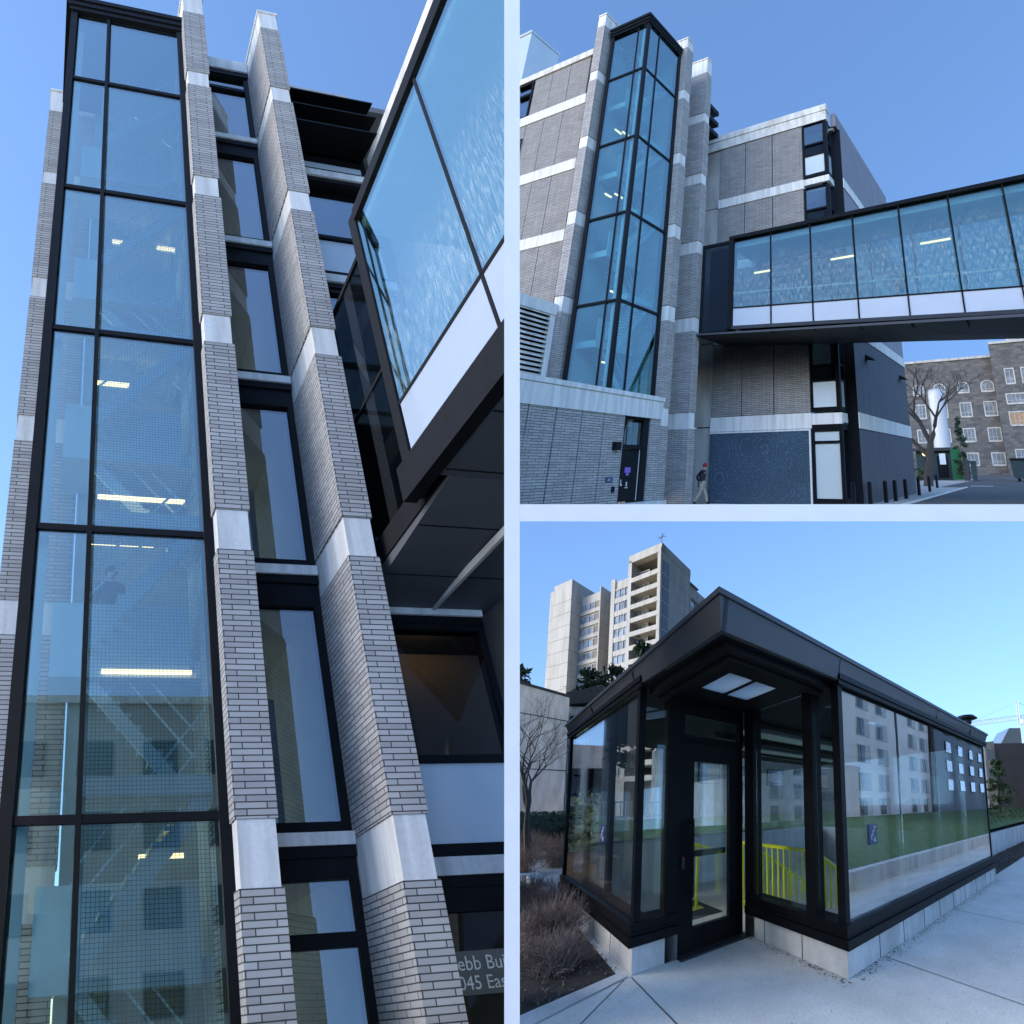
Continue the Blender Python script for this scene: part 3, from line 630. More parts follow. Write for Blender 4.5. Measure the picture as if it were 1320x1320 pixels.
# podium with the door
js = [-7.5, -5.75, -4.68, -3.63, -2.55, -1.52]
pd = emp("brick_podium", P, (0, 9.2, 0), "low brick podium wall with white stone parapet and dark door below the stair tower", "podium")
pw = MB()
for a, b in zip(js, js[1:]): pw.box(a+.025, b-.025, 9.0, 9.3, -.4, 3.33)
pw.box(-1.5, -.48, 9.0, 9.3, -.4, 3.33).box(.99, 1.6, 9.0, 9.3, -.4, 3.33)
obj("brickwork", pw, M['brick'], P, pd)
obj("backing_wall", MB().box(-7.5, -.5, 9.22, 9.5, -.4, 3.3).box(1.0, 1.58, 9.31, 9.9, -.4, 3.3), M['black'], P, pd)
obj("parapet", MB().box(-7.5, 1.64, 8.95, 9.4, 3.335, 3.98), M['stone'], P, pd)
obj("coping", MB().box(-7.5, 1.68, 8.91, 9.45, 4.01, 4.17).box(-7.5, 1.62, 8.98, 9.4, 3.98, 4.01), M['stone'], P, pd)
obj("roof", MB().box(-7.5, 1.6, 9.4, 13, 3.5, 3.6), M['conc'], P, pd)
dr = obj("door", MB().box(-.33, .62, 9.14, 9.2, .5, 2.2), M['black'], P, pd)
obj("door_frame", MB().box(-.48, -.36, 9.06, 9.3, .45, 3.33).box(.66, .99, 9.06, 9.3, .45, 3.33).box(-.36, .66, 9.06, 9.3, 2.22, 2.36).box(-.36, .66, 9.06, 9.3, 3.25, 3.33), M['black'], P, pd)
obj("weather_strip", MB().box(.625, .645, 9.12, 9.15, .5, 2.2), M['stone'], P, dr)
obj("transom_pane", MB().box(-.36, .66, 9.16, 9.18, 2.36, 3.25), M['glass_win'], P, pd)
obj("sticker", MB().box(-.08, .22, 9.128, 9.138, 1.42, 1.60).box(.0, .14, 9.128, 9.138, 1.33, 1.41), M['purple'], P, dr)
obj("sticker", MB().box(.04, .10, 9.128, 9.138, .98, 1.12).box(.0, .15, 9.128, 9.138, .92, .95), M['stone'], P, dr)
obj("door_handle", MB().box(-.30, -.22, 9.08, 9.13, 1.0, 1.06).box(-.30, -.27, 9.08, 9.13, 1.0, 1.2), M['stone'], P, dr)
wlp = emp("wall_lamp", P, (-.85, 9, 2.2), "black wall lamp box on the brick beside the dark door", "lamp")
obj("lamp_body", MB().box(-1.0, -.72, 8.82, 8.995, 2.16, 2.42), M['black'], P, wlp)
plq = emp("door_sign", P, (-.98, 9, 1.2), "small navy sign plate on the brick left of the door", "sign")
obj("sign_plate", MB().box(-1.16, -.84, 8.975, 8.995, 1.13, 1.30), M['navy'], P, plq)
obj("lettering", text_mb("A5", .13, (-1.08, 8.97, 1.17), (1, 0, 0), (0, 0, 1)), M['stone'], P, plq)
crd = emp("card_reader", P, (-.78, 9, .9), "small black card reader beside the door handle", "card reader")
obj("reader_body", MB().box(-.84, -.72, 8.94, 8.995, .82, 1.0), M['black'], P, crd)
obj("step", MB().box(-.75, 1.62, 8.5, 8.98, -.3, .46), M['conc_l'], P, pd)
# right wing
U = 7.5
VJ = [4.99, 6.91, 8.68, 10.43]
FL = [(3.9, 7.55), (8.15, 11.6), (12.15, 15.62), (16.22, 19.72)]
for a, c in FL:
    pb = MB()
    for v0, v1 in zip(VJ[:-1], VJ[1:]): pb.box(U, U+.2, v0+.025, v1-.025, a, c)
    obj("brick_panel", pb, M['brick_fine'], P, bB)
    obj("concrete_return", MB().box(U+.05, U+.3, 10.45, 11.5, a-.45, c+.1), M['conc'], P, bB)
    gt = a+.1
    for _ in (0,):
        f = MB(); pp = [(gt+.1, gt+1.25, 'p'), (gt+1.35, gt+1.95, 'd'), (gt+2.05, gt+3.35, 'g')]
        f.box(U-.05, U+.1, 4.86, 4.97, a, c-.05).box(U-.05, U+.15, 3.52, 3.72, a, c-.05)
        f.box(U+.65, U+.8, 3.50, 3.66, a, c-.05)
        for z0, z1 in ((a, gt+.1), (gt+1.25, gt+1.35), (gt+1.95, gt+2.05), (gt+3.35, c-.05)):
            f.box(U-.045, U+.1, 3.72, 4.86, z0, z1); f.box(U+.15, U+.65, 3.53, 3.65, z0, z1)
        fw = obj("corner_window", f, M['black'], P, bB)
        for z0, z1, k in pp:
            mm = {'g': M['glass_win'], 'p': M['pale'], 'd': M['glass_dark']}[k]
            obj("spandrel_panel" if k == 'p' else "pane", MB().box(U+.0, U+.02, 3.72, 4.86, z0, z1), mm, P, fw)
            obj("spandrel_panel" if k == 'p' else "pane", MB().box(U+.15, U+.65, 3.56, 3.58, z0, z1), mm, P, fw)
        obj("room_wall", MB().box(U+1.6, U+1.7, 3.7, 5.5, a, c).box(U+.3, U+1.6, 3.7, 5.5, c-.1, c), M['inner'], P, fw)
for a, c in ((3.2, 3.88), (7.58, 8.12), (11.62, 12.13), (15.64, 16.2)):
    obj("stone_band", MB().box(U-.04, U+.2, 4.97, 10.44, a, c), M['stone'], P, bB)
    obj("stone_band", MB().box(U-.04, U+.1, 3.50, 4.96, a+.15, c-.05).box(U+.101, U+.8, 3.50, 3.7, a+.15, c-.05), M['stone'], P, bB)
    obj("stone_band", MB().box(U+.8, 19.2, 2.96, 3.2, a-.02, c), M['stone'], P, bB)
obj("parapet", MB().box(U-.06, U+.4, 3.5, 11.5, 19.74, 20.35).box(U-.1, U+.42, 3.46, 11.5, 20.36, 20.76), M['conc_l'], P, bB)
obj("parapet", MB().box(U+.41, 19.2, 3.1, 3.4, 19.45, 20.3), M['violet'], P, bB)
obj("backing_wall", MB().box(U+.2, U+.4, 5.2, 11.4, 0, 19.7), M['black'], P, bB)
pm = MB()
for i in range(11):
    x0 = U+.8+i*1.05; x1 = min(19.2, x0+1.04)
    for a, c in ((8.14, 11.58), (12.15, 15.6), (16.22, 19.4)): pm.box(x0, x1-.012, 3.0, 3.2, a, c)
obj("metal_panel", pm, M['violet'], P, bB)  # upper cladding coloured lighter, painting in its reflection of the sky
pm = MB()
for i in range(11):
    x0 = U+.8+i*1.05; x1 = min(19.2, x0+1.04)
    for a, c in ((-.1, 3.16), (3.9, 7.54)): pm.box(x0, x1-.006, 3.0, 3.2, a, c)
obj("metal_panel", pm, M['panel'], P, bB)
obj("roof", MB().box(U+.5, 19.2, 3.3, 11.5, 19.3, 19.44), M['conc'], P, bB)
obj("corner_return", MB().box(U+.81, U+1.0, 3.21, 4.2, -.2, 19.4).box(U+.79, U+.80, 3.0, 3.6, -.2, 19.4), M['black'], P, bB)
obj("ground_floor_wall", MB().box(U+.1, U+.3, 10.43, 11.5, -.3, 3.4), M['conc'], P, bB)
obj("lintel", MB().box(U-.03, U+.1, 3.52, 5.0, 3.201, 3.42).box(U+.1, U+.8, 3.5, 3.62, 3.1, 3.42), M['black'], P, bB)
gw = obj("shop_window", MB().box(U-.02, U+.12, 4.86, 5.02, -.2, 3.2).box(U-.02, U+.12, 3.52, 3.68, -.2, 3.2).box(U-.02, U+.12, 3.68, 4.86, 2.55, 2.65).box(U-.02, U+.12, 3.68, 4.86, -.2, .3).box(U-.02, U+.12, 3.68, 4.86, 3.05, 3.2).box(U+.13, U+.8, 3.5, 3.62, -.2, .3), M['black'], P, bB)
obj("blind", MB().box(U+.04, U+.06, 3.68, 4.86, .3, 2.55), M['blind'], P, gw); obj("pane", MB().box(U+.03, U+.05, 3.68, 4.86, 2.65, 3.05), M['blind'], P, gw)
obj("pane", MB().box(U+.13, U+.8, 3.55, 3.57, .3, 3.1), M['glass_win'], P, gw)
for x in (10.3, 17.6):
    o = emp("wall_lamp", P, (x, 3, 6.7), "small dark wall lamp high on the dark metal side wall, " + ("nearer the corner window" if x < 12 else "nearer the bare tree"), "lamp")
    obj("lamp_body", MB().hexa([(x-.2, 2.55, 6.55), (x+.2, 2.55, 6.55), (x+.2, 2.99, 6.62), (x-.2, 2.99, 6.62), (x-.2, 2.6, 6.62), (x+.2, 2.6, 6.62), (x+.2, 2.99, 6.85), (x-.2, 2.99, 6.85)]), M['black'], P, o)
mu = emp("mural", P, (U, 7.7, 1.5), "dark blue mural panel of dotted concentric rings on the ground floor wall", "mural")
obj("mural_panel", MB().box(U-.06, U+.05, 5.12, 10.40, -.2, 3.10), M['mural'], P, mu)
obj("mural_frame", MB().box(U-.08, U+.05, 5.03, 5.11, -.2, 3.18).box(U-.08, U+.05, 5.11, 10.42, 3.105, 3.18), M['stone'], P, mu)
# skybridge
kb = emp("skybridge", P, (4.75, 7.9, 7.6), "long teal glazed skybridge with white lower panels crossing over the lane between the buildings", "bridge")
zb = lambda v: -.066*(7.7-v)
def sl(u0, u1, va, vb, z0, z1, flat=False):
    a, b = zb(va), zb(vb); a1, b1 = (0, 0) if flat else (a, b)
    return [(u0, va, z0+a), (u1, va, z0+a), (u1, vb, z0+b), (u0, vb, z0+b), (u0, va, z1+a1), (u1, va, z1+a1), (u1, vb, z1+b1), (u0, vb, z1+b1)]
VV = [7.69, 5.67, 3.63, 1.58, -.5, -2.57, -4.68, -6.8, -8.9]
f = MB()
for v in VV[1:]: f.hexa([(4.70, v-.03, 7.67+zb(v)), (4.80, v-.03, 7.67+zb(v)), (4.80, v+.03, 7.67+zb(v)), (4.70, v+.03, 7.67+zb(v)), (4.70, v-.03, 12.06), (4.80, v-.03, 12.06), (4.80, v+.03, 12.06), (4.70, v+.03, 12.06)])
f.hexa(sl(4.72, 4.80, -9, 7.69, 8.50, 8.56)); f.box(4.66, 5.0, -9, 7.95, 12.06, 12.24); f.box(4.68, 4.95, 7.69, 7.95, 7.5, 12.06)
f.box(7.3, 7.4, -9, 7.9, 11.9, 12.24)
for v in VV: f.box(7.3, 7.38, v-.06, v+.06, 8.0+zb(v), 12)
obj("frame", f, M['black'], P, kb)
for a, b in zip(VV[:-1], VV[1:]):
    obj("glass_pane", MB().hexa(sl(4.75, 4.77, a-.03, b+.03, 8.56, 12.06, True)), M['glass_b'], P, kb)
    obj("spandrel_panel", MB().hexa(sl(4.74, 4.78, a-.03, b+.03, 7.67, 8.50)), M['spand'], P, kb)
    obj("far_pane", MB().hexa(sl(7.33, 7.35, a-.06, b+.06, 8.5, 11.9, True)), M['glass_b'], P, kb)
obj("fascia", MB().hexa(sl(4.68, 4.8, -9, 7.95, 7.50, 7.66)), M['slate'], P, kb)
so = (MB().hexa([(4.69, 9.7, 7.42), (7.5, 9.7, 7.42), (7.5, -9, 6.0), (4.69, -9, 6.30), (4.69, 9.7, 7.50), (7.5, 9.7, 7.6), (7.5, -9, 6.4), (4.69, -9, 6.42)]))
jn = MB()
for v in VV: jn.box(4.75, 7.45, v-.012, v+.012, 7.28+zb(v)*1.02, 7.40+zb(v)*1.02)
obj("soffit", [(so, M['soffit']), (jn, M['black'])], None, P, kb)
obj("floor", MB().hexa(sl(4.85, 7.3, -9, 7.9, 7.7, 7.85)), M['slate'], P, kb)
obj("ceiling", MB().box(5.01, 7.29, -9, 7.9, 11.7, 12.2), M['pale'], P, kb)
obj("handrail", MB().hexa(sl(4.95, 4.99, -9, 7.6, 9.3, 9.36)), M['stone'], P, kb)
for a, b in ((6.1, 7.0), (1.9, 3.0), (-2.35, -1.1), (-6.3, -5.2)):
    obj("strip_lamp", MB().box(5.55, 5.65, a, b, 10.42, 10.48), M['lamp'], P, kb)
ve = obj("vestibule", MB().box(4.92, 5.0, 7.96, 8.06, 7.45, 12.15).box(4.92, 5.0, 9.5, 9.66, 7.45, 12.15).box(4.92, 5.0, 8.06, 9.5, 12.0, 12.15).box(4.92, 5.0, 8.06, 9.5, 7.45, 7.6).box(5.05, 7.4, 7.96, 9.66, 7.5, 7.6), M['black'], P, kb)
obj("pane", MB().box(4.95, 4.97, 8.06, 9.5, 7.6, 12.0), M['glass_dark'], P, ve)
obj("inner_wall", MB().box(5.6, 5.7, 8.06, 9.6, 7.6, 12.1), M['black'], P, ve)
human(P, (6.2, .1, 8.08), -.9, "person walking inside the skybridge beside its glass", STAND, dict(skin=M['skin'], top=M['greycloth'], legs=M['jacket']))
human(P, (6.3, 10.05, 0), .9, "person in red knit hat and dark jacket walking past the blue mural", WALK, dict(skin=M['skin'], top=M['jacket'], legs=M['beige']), hat=M['red'])
human(P, (52, 8.5, 0), 0, "worker in orange jacket and yellow trim standing near the bollards", STAND, dict(skin=M['skin'], top=M['orange'], legs=M['greycloth']), hat=M['hiviz'])
# bollards
bl = emp("bollard", P, (9.84, 2.5, 0), "x", "bollard", "bollards along the kerb")
obj("post", MB().lathe((9.84, 2.5, -.1), [(.10, 0), (.10, .95), (.095, 1.02), (.05, 1.06), (0.01, 1.07)], 14), M['black'], P, bl)
NAMES = ["black bollard by the kerb, standing before the pale ground floor window", "black bollard by the kerb, lowest in the photo below the dark metal wall", "black bollard by the kerb, third of the row from the ground floor window",
         "black bollard by the kerb, midway along the dark metal wall", "black bollard by the kerb, near the far end of the dark metal wall", "black bollard by the kerb at the end of the dark metal wall",
         "black bollard by the kerb beside the worker's feet", "black bollard standing farthest along the kerb"]
pos = [(7.2, 3.1), (8.6, 2.8), (10.3, 2.55), (11.7, 2.45), (13.7, 2.4), (17.2, 2.45), (22, 2.75), (28.5, 3.4)]
src = [bl]+list(bl.children)
for i, (u, v) in enumerate(pos):
    if i == 0: r = bl
    else:
        r = bl.copy(); COL.objects.link(r)
        for c in bl.children[:1]:
            c2 = c.copy(); COL.objects.link(c2); c2.parent = r
    r.location = P((u, v, 0)); r['label'] = NAMES[i]
# stone hall across the lane
sh = emp("stone_hall", P, (80, 0, 0), "old grey rubble stone hall with pale window frames at the end of the lane", "building")
obj("wall", MB().box(80, 92, 1.2, 26, -1, 18.5), M['rubble'], P, sh)
obj("wall", MB().box(78.6, 92, -24, 1.2, -1, 20.4), M['rubble'], P, sh)
obj("parapet", MB().box(79.8, 80.6, 1.2, 26, 18.5, 18.9).box(78.4, 79.2, -24, 1.15, 20.4, 20.8).box(79.5, 84, -8, -1.6, 20.8, 22.2), M['conc'], P, sh)
def stone_window(v0, v1, z0, z1, u=80, bars=2, arch=False, lit=False):
    side = M['conc']
    f = MB().box(u-.12, u+.05, v0-.18, v0, z0-.2, z1).box(u-.12, u+.05, v1, v1+.18, z0-.2, z1).box(u-.12, u+.05, v0, v1, z0-.25, z0)
    if arch:
        c = (v0+v1)/2; r = (v1-v0)/2; pts = [(c+(r+.2)*math.cos(a*math.pi/10), z1+(r+.2)*.75*math.sin(a*math.pi/10)) for a in range(11)]+[(c+r*math.cos(a*math.pi/10), z1+r*.75*math.sin(a*math.pi/10)) for a in range(10, -1, -1)]
        for i in range(10): f.prism([pts[i], pts[i+1], pts[20-i], pts[21-i]], 'x', u-.12, u+.05)
        g = MB().prism([(v0, z0), (v1, z0)]+[(c+r*math.cos(a*math.pi/10), z1+r*.75*math.sin(a*math.pi/10)) for a in range(11)], 'x', u-.03, u-.01)
    else:
        f.box(u-.12, u+.05, v0-.18, v1+.18, z1, z1+.2); g = MB().box(u-.03, u-.01, v0, v1, z0, z1)
    for i in range(bars): 
        c = v0+(v1-v0)*(i+1)/(bars+1); f.box(u-.08, u-.031, c-.03, c+.03, z0, z1)
    f.box(u-.08, u-.031, v0, v1, z0+(z1-z0)*.28-.03, z0+(z1-z0)*.28+.03)
    fr = obj("window", f, side, P, sh)
    obj("pane", g, M['hallpane'] if not lit else M['wood_and_glow'], P, fr)  # lit panes: lamplight is painted as a warm brown colour
for c0, c1 in ((5.5, 7.1), (1.55, 3.3), (9.4, 11.0), (13, 14.6)):
    stone_window(c0, c1, 13.1, 14.0, arch=True); stone_window(c0, c1, 9.2, 11.2); stone_window(c0, c1, 5.3, 7.1); stone_window(c0, c1, 1.7, 3.3)
for c0, c1 in ((-1.9, -.75), (-4.4, -3.2), (-7, -5.8)):
    stone_window(c0, c1, 13.9, 16.1, u=78.6, bars=1)
for z0, z1, l in ((10.8, 12.1, 0), (7.5, 9.3, 1), (2.4, 3.7, 0)):
    stone_window(-3.6, -.35, z0, z1, u=78.6, bars=4, lit=l); stone_window(-8, -5, z0, z1, u=78.6, bars=4)
tk = emp("storage_tank", P, (65, 8.5, 0), "tall white cylindrical tank rising in front of the stone hall", "tank")
obj("tank_body", MB().lathe((65, 8.5, 3.9), [(1.15, 0), (1.15, 7.6), (1.0, 7.9), (.3, 8.1), (.02, 8.1)], 28), M['tank'], P, tk, smooth=False)
obj("tank_base", MB().box(63.8, 66.2, 7.2, 9.8, 0, 3.9), M['dgreen'], P, tk)
sd_ = emp("shed", P, (52, 7.5, 0), "dark low shed with green side panel in front of the white tank", "shed")
obj("wall", MB().box(52, 55, 5.65, 9.6, 0, 3.2), M['dgreen'], P, sd_); obj("roof", MB().box(51.6, 55.2, 5.5, 9.9, 3.2, 3.5), M['slate'], P, sd_)
obj("door", MB().box(51.94, 52.0, 6.0, 7.2, .3, 2.6), M['black'], P, sd_); obj("notice", MB().box(51.9, 51.94, 6.2, 6.9, 1.7, 2.9), M['pale'], P, sd_)
obj("side_panel", MB().box(51.4, 51.6, 4.4, 5.5, .1, 3.4), M['green'], P, sd_)
for i, (v, mm, lb) in enumerate(((3.75, 'slate', "grey wheeled bin standing beside the green shed panel"), (3.0, 'dgreen', "dark wheeled bin standing beside the grey one, away from the shed"))):
    o = emp("wheeled_bin", P, (50, v, 0), lb, "bin", "wheeled bins by the shed")
    obj("bin_body", MB().hexa([(49.75, v-.22, .05), (50.25, v-.22, .05), (50.25, v+.22, .05), (49.75, v+.22, .05), (49.65, v-.3, 1.9), (50.35, v-.3, 1.9), (50.35, v+.3, 1.9), (49.65, v+.3, 1.9)]), M[mm], P, o)
    obj("lid", MB().box(49.6, 50.4, v-.33, v+.33, 1.9, 2.05), M[mm], P, o)
lp = emp("street_lamp", P, (49, 8.0, 0), "short lamp post with glowing amber ball before the shed", "street lamp")
obj("pole", MB().lathe((49, 8.0, 0), [(.06, 0), (.05, 2.6)], 8), M['black'], P, lp)
obj("lamp_ball", MB().lathe((49, 8.0, 2.6), [(.05, 0), (.2, .08), (.27, .25), (.2, .43), (.04, .5)], 14), M['lamp_ball'], P, lp, smooth=True)
dm = emp("dumpster", P, (49, -2.4, 0), "dark green dumpster standing at the right edge of the lane", "dumpster")
obj("bin_body", MB().prism([(-1.0, .5), (-1.25, .3), (-3.6, .3), (-3.9, .5), (-4.0, 2.1), (-.9, 2.1)], 'x', 48, 50), M['dgreen'], P, dm)
obj("lid", MB().box(47.9, 50.1, -4.1, -.85, 2.1, 2.25), M['black'], P, dm)
for v in (-1.5, -3.3): obj("wheel", MB().lathe((48.3, v, 0), [(.12, 0), (.15, .1), (.15, .25), (.1, .3)], 10), M['black'], P, dm)
def bare_tree(P, org, h, label, r0=.16, depth=5, spread=.55, seed=1, group=None, name="bare_tree", lean=(0, 0)):
    rnd = random.Random(seed); root = emp(name, P, org, label, "tree", group); tr = MB(); br_ = MB()
    def grow(p, d, L, r, k):
        pts = [p]; q = p
        for i in range(3):
            d = (d+Vector((rnd.uniform(-1, 1), rnd.uniform(-1, 1), rnd.uniform(-.3, .6)))*.16).normalized(); q = q+d*L/3; pts.append(q)
        (tr if k == 0 else br_).tube(pts, r, r*.62, n=6 if k < 2 else (4 if k < 3 else 3), cap=False)
        if k >= depth: return
        for i in range(3 if k < 3 else 2+(rnd.random() < .5)):
            a = rnd.uniform(0, 6.28); s = spread*rnd.uniform(.6, 1.4)
            nd = (d+Vector((math.cos(a)*s, math.sin(a)*s, rnd.uniform(-.1, .35)))).normalized()
            grow(pts[-1] if i else pts[rnd.choice((2, 3))], nd, L*rnd.uniform(.6, .85), r*.55, k+1)
    grow(Vector(org)+Vector((0, 0, -.1)), Vector((lean[0], lean[1], 1)).normalized(), h*.28, r0, 0)
    obj("trunk", tr, M['bark'], P, root); obj("branches", br_, M['bark'], P, root); return root
bare_tree(P, (33, 4.9, 0), 13.0, "bare winter tree with spreading branches beside the dark metal wall", r0=.42, depth=6, spread=.95, seed=4)
bare_tree(P, (60, -6.0, 0), 13, "bare winter tree at the right edge before the stone hall", r0=.2, depth=5, spread=.7, seed=9)
def conifer(P, org, h, r, label, n=1800, ls=.12, seed=2, mat='leaf', group=None, trunk=True, shape=None, name="conifer_tree", cat="tree", z0=.12):
    global random
    root = emp(name, P, org, label, cat, group); m = MB(); org = Vector(org)
    st = random.getstate(); random.seed(seed)
    cl = []
    for i in range(max(14, n//45)):
        zt = random.uniform(z0, 1); a = random.uniform(0, 6.28)
        rr = r*(shape(zt) if shape else (1-zt)**.8)*random.uniform(.45, 1.05); cl.append((Vector((math.cos(a)*rr, math.sin(a)*rr, zt*h)), .16*r+.35*r*random.random()*(1-zt*.6)))
    for i in range(n):
        c, s = random.choice(cl); d = Vector((random.gauss(0, 1), random.gauss(0, 1), random.gauss(0, .55)))*s*.55
        m.leaf(org+c+d, ls*random.uniform(.6, 1.4))
    random.setstate(st)
    obj("crown", m, M[mat], P, root)
    tb_ = MB()
    if trunk:
        tb_.tube([org+Vector((0, 0, -.1)), org+Vector((0, 0, h*.95))], .05*r+.04, .02, n=6)
        for c, s in cl[::2]: tb_.tube([org+Vector((0, 0, max(.05, c.z-.25*r))), org+c], .02*r+.008, .006, n=4, cap=False)
        obj("trunk", tb_, M['bark'], P, root)
    return root
conifer(P, (50.5, 4.15, 0), 6.6, .62, "narrow dark columnar conifer in front of the stone hall", n=1500, ls=.22, shape=lambda t: min(1, (1-t)*2.2)**.7, seed=5)
conifer(P, (47, 10.0, 0), 4.6, 1.1, "dark bush at the foot of the metal wall by the shed", n=900, ls=.2, mat='leaf2', trunk=True, shape=lambda t: 1-t*.5, name="shrub", cat="shrub")
conifer(P, (49.5, 9.0, 0), 1.3, 1.3, "low ground cover shrub below the shed near the worker", n=500, ls=.16, mat='leaf2', shape=lambda t: 1-t*.3, name="shrub", cat="shrub")

# ================================================================== PLACE 3: the glazed stair pavilion
P = BP
SH = 0.0
# paving in slabs with joints
pvp = MB().add([(.2, 3.95, 0), (-3, -9, 0), (16, -9, 0), (30, -6, 0), (30, 1.84, 0), (8.3, 1.84, 0), (8.3, 6.6, 0), (1.3, 6.6, 0), (1.2, 3.32, 0), (.55, 3.28, 0)], [tuple(range(10))])
tag(obj("pavement", big(-3, 30, -9, 7, -.004), M['pave'], P), kind='structure')
jt = MB()
def joint(a, b, w=.0045):
    a, b = Vector((*a, 0)), Vector((*b, 0)); d = (b-a).normalized(); n = Vector((-d.y, d.x, 0))*w
    jt.add([a-n, a+n, b+n, b-n], [(0, 1, 2, 3)])
joint((1.22, 3.27), (1.23, -3)); joint((3.30, 1.76), (3.33, -4)); joint((5.45, 1.76), (5.50, -4)); joint((7.7, 1.76), (7.75, -4)); joint((1.15, 3.27), (.2, 2.40)); joint((-1, -.35), (16, -.32)); joint((10, 1.85), (10.1, -4)); joint((12.4, 1.85), (12.5, -4))
tag(obj("paving_joints", jt, M['slate'], P), kind='structure')
tag(obj("planting_bed", MB().add([(-6, 3.25, .004), (.38, 3.28, .004), (1.13, 3.40, .004), (1.2, 7, .004), (1.2, 30, .02), (-14, 30, .02)], [tuple(range(6))]), M['soil'], P), kind='structure')
tag(obj("bed_edging", MB().add([(-6, 3.05, .008), (.33, 3.06, .008), (1.2, 3.30, .008), (1.13, 3.42, .008), (.36, 3.29, .008), (-6, 3.26, .008)], [tuple(range(6))]), M['conc_l'], P), kind='structure')
tag(obj("planting_bed", MB().add([(8.35, 1.9, .004), (30, 1.95, .004), (30, 2.6, .004), (8.35, 2.6, .004)], [(0, 1, 2, 3)]), M['soil'], P), kind='structure')
tag(obj("lawn", MB().add([(3, 9.0, .75), (60, 9.0, .95), (60, 18, 1.15), (3, 18, .95)], [(0, 1, 2, 3)]), M['lawn'], P), kind='structure')
tag(obj("lawn", MB().add([(8.6, 2.8, .72), (60, 2.8, .9), (60, 9.0, .95), (8.6, 9.0, .75)], [(0, 1, 2, 3)]), M['lawn'], P), kind='structure')
pb = emp("stair_pavilion", P, (2.63, 1.8, 0), "black framed glass pavilion with flat metal roof over a stair down, on pale paving", "pavilion")
X0, X1, Y0, Y1, YD, XR = 1.23, 8.15, 1.80, 6.60, 3.30, 2.64
# plinth
pl = MB()
pl.box(XR, X1+.05, Y0, Y0+.22, 0, .27).box(XR, XR+.22, Y0+.22, YD, 0, .27).box(X0, 1.70, YD, YD+.22, 0, .27).box(X0, X0+.22, YD+.22, Y1, 0, .27).box(X1-.17, X1+.05, Y0+.22, Y1, 0, .27).box(X0, X1, Y1, Y1+.2, 0, .27)
pj = MB()
for x in (3.24, 3.81, 4.41, 4.97, 5.54, 6.12, 6.75, 7.4): pj.box(x-.004, x+.004, Y0-.003, Y0+.01, 0, .268)
for y in (2.36, 2.95): pj.box(XR-.003, XR+.01, y-.004, y+.004, 0, .268)
for y in (3.95, 4.6, 5.3, 6): pj.box(X0-.003, X0+.01, y-.004, y+.004, 0, .268)
obj("plinth", [(pl, M['conc_l']), (pj, M['black'])], None, P, pb)
sl_ = MB()
for z0, z1, o in ((.27, .36, .05), (.365, .40, .025), (.405, .48, .03)):
    sl_.box(XR-o, X1+o, Y0-o, Y0+.2, z0, z1).box(XR-o, XR+.2, Y0+.2, YD-.03, z0, z1).box(X0-o, 1.69, YD-o, YD+.2, z0, z1).box(X0-o, X0+.2, YD+.2, Y1, z0, z1).box(X1-.15, X1+o, Y0+.2, Y1, z0, z1).box(X0+.2, X1-.15, Y1-.15, Y1, z0, z1)
obj("sill", sl_, M['black'], P, pb)
fm = MB()
for x in (XR, ): fm.box(x, x+.07, Y0, Y0+.09, .48, 2.86)
for x in (8.05,): fm.box(x, x+.06, Y0+.01, Y0+.09, .48, 2.86)
for x in (3.98, 5.28, 6.58): fm.box(x-.025, x+.025, Y0+.10, Y0+.2, .48, 2.86)
for y in (2.22,): fm.box(XR+.0, XR+.14, y-.07, y+.07, .48, 2.86)
fm.box(XR, XR+.14, YD-.16, YD+.02, .0, 2.86)
fm.box(X0+.0, X0+.07, YD, YD+.07, .48, 2.86).box(1.56, 1.70, YD, YD+.14, .0, 2.86)
for y in (4.45, 5.5, 6.5): fm.box(X0+.06, X0+.14, y-.02, y+.02, .48, 2.86)
fm.box(X1-.08, X1, Y1-.1, Y1, .48, 2.86).box(X0, X0+.1, Y1-.1, Y1, .48, 2.86).box(5.0, 5.1, Y1-.1, Y1, .48, 2.86).box(3.0, 3.1, Y1-.1, Y1, .48, 2.86)
for i in range(0, len(fm.v), 8):
    q = MB().hexa(fm.v[i:i+8]); obj("mullion", q, M['black'], P, pb)
def gp(x0, x1, y0, y1, z0=.48, z1=2.86, m='glass_k'): obj("glass_pane", MB().box(x0, x1, y0, y1, z0, z1), M[m], P, pb)
for a, b in ((2.71, 3.98), (3.985, 5.28), (5.285, 6.58), (6.585, 8.05)): gp(a, b, Y0+.02, Y0+.035, m='glass_k2')
for a, b in ((Y0+.09, 2.15), (2.29, YD-.16)): gp(XR+.05, XR+.065, a, b)
gp(X0+.07, 1.56, YD+.02, YD+.035)
for a, b in ((YD+.07, 4.45), (4.455, 5.5), (5.505, 6.5)): gp(X0+.02, X0+.035, a, b)
for a, b in ((X0+.1, 3.0), (3.1, 5.0), (5.1, X1-.1)): gp(a, b, Y1-.05, Y1-.035)
gp(X1-.04, X1-.025, Y0+.1, Y1-.1)
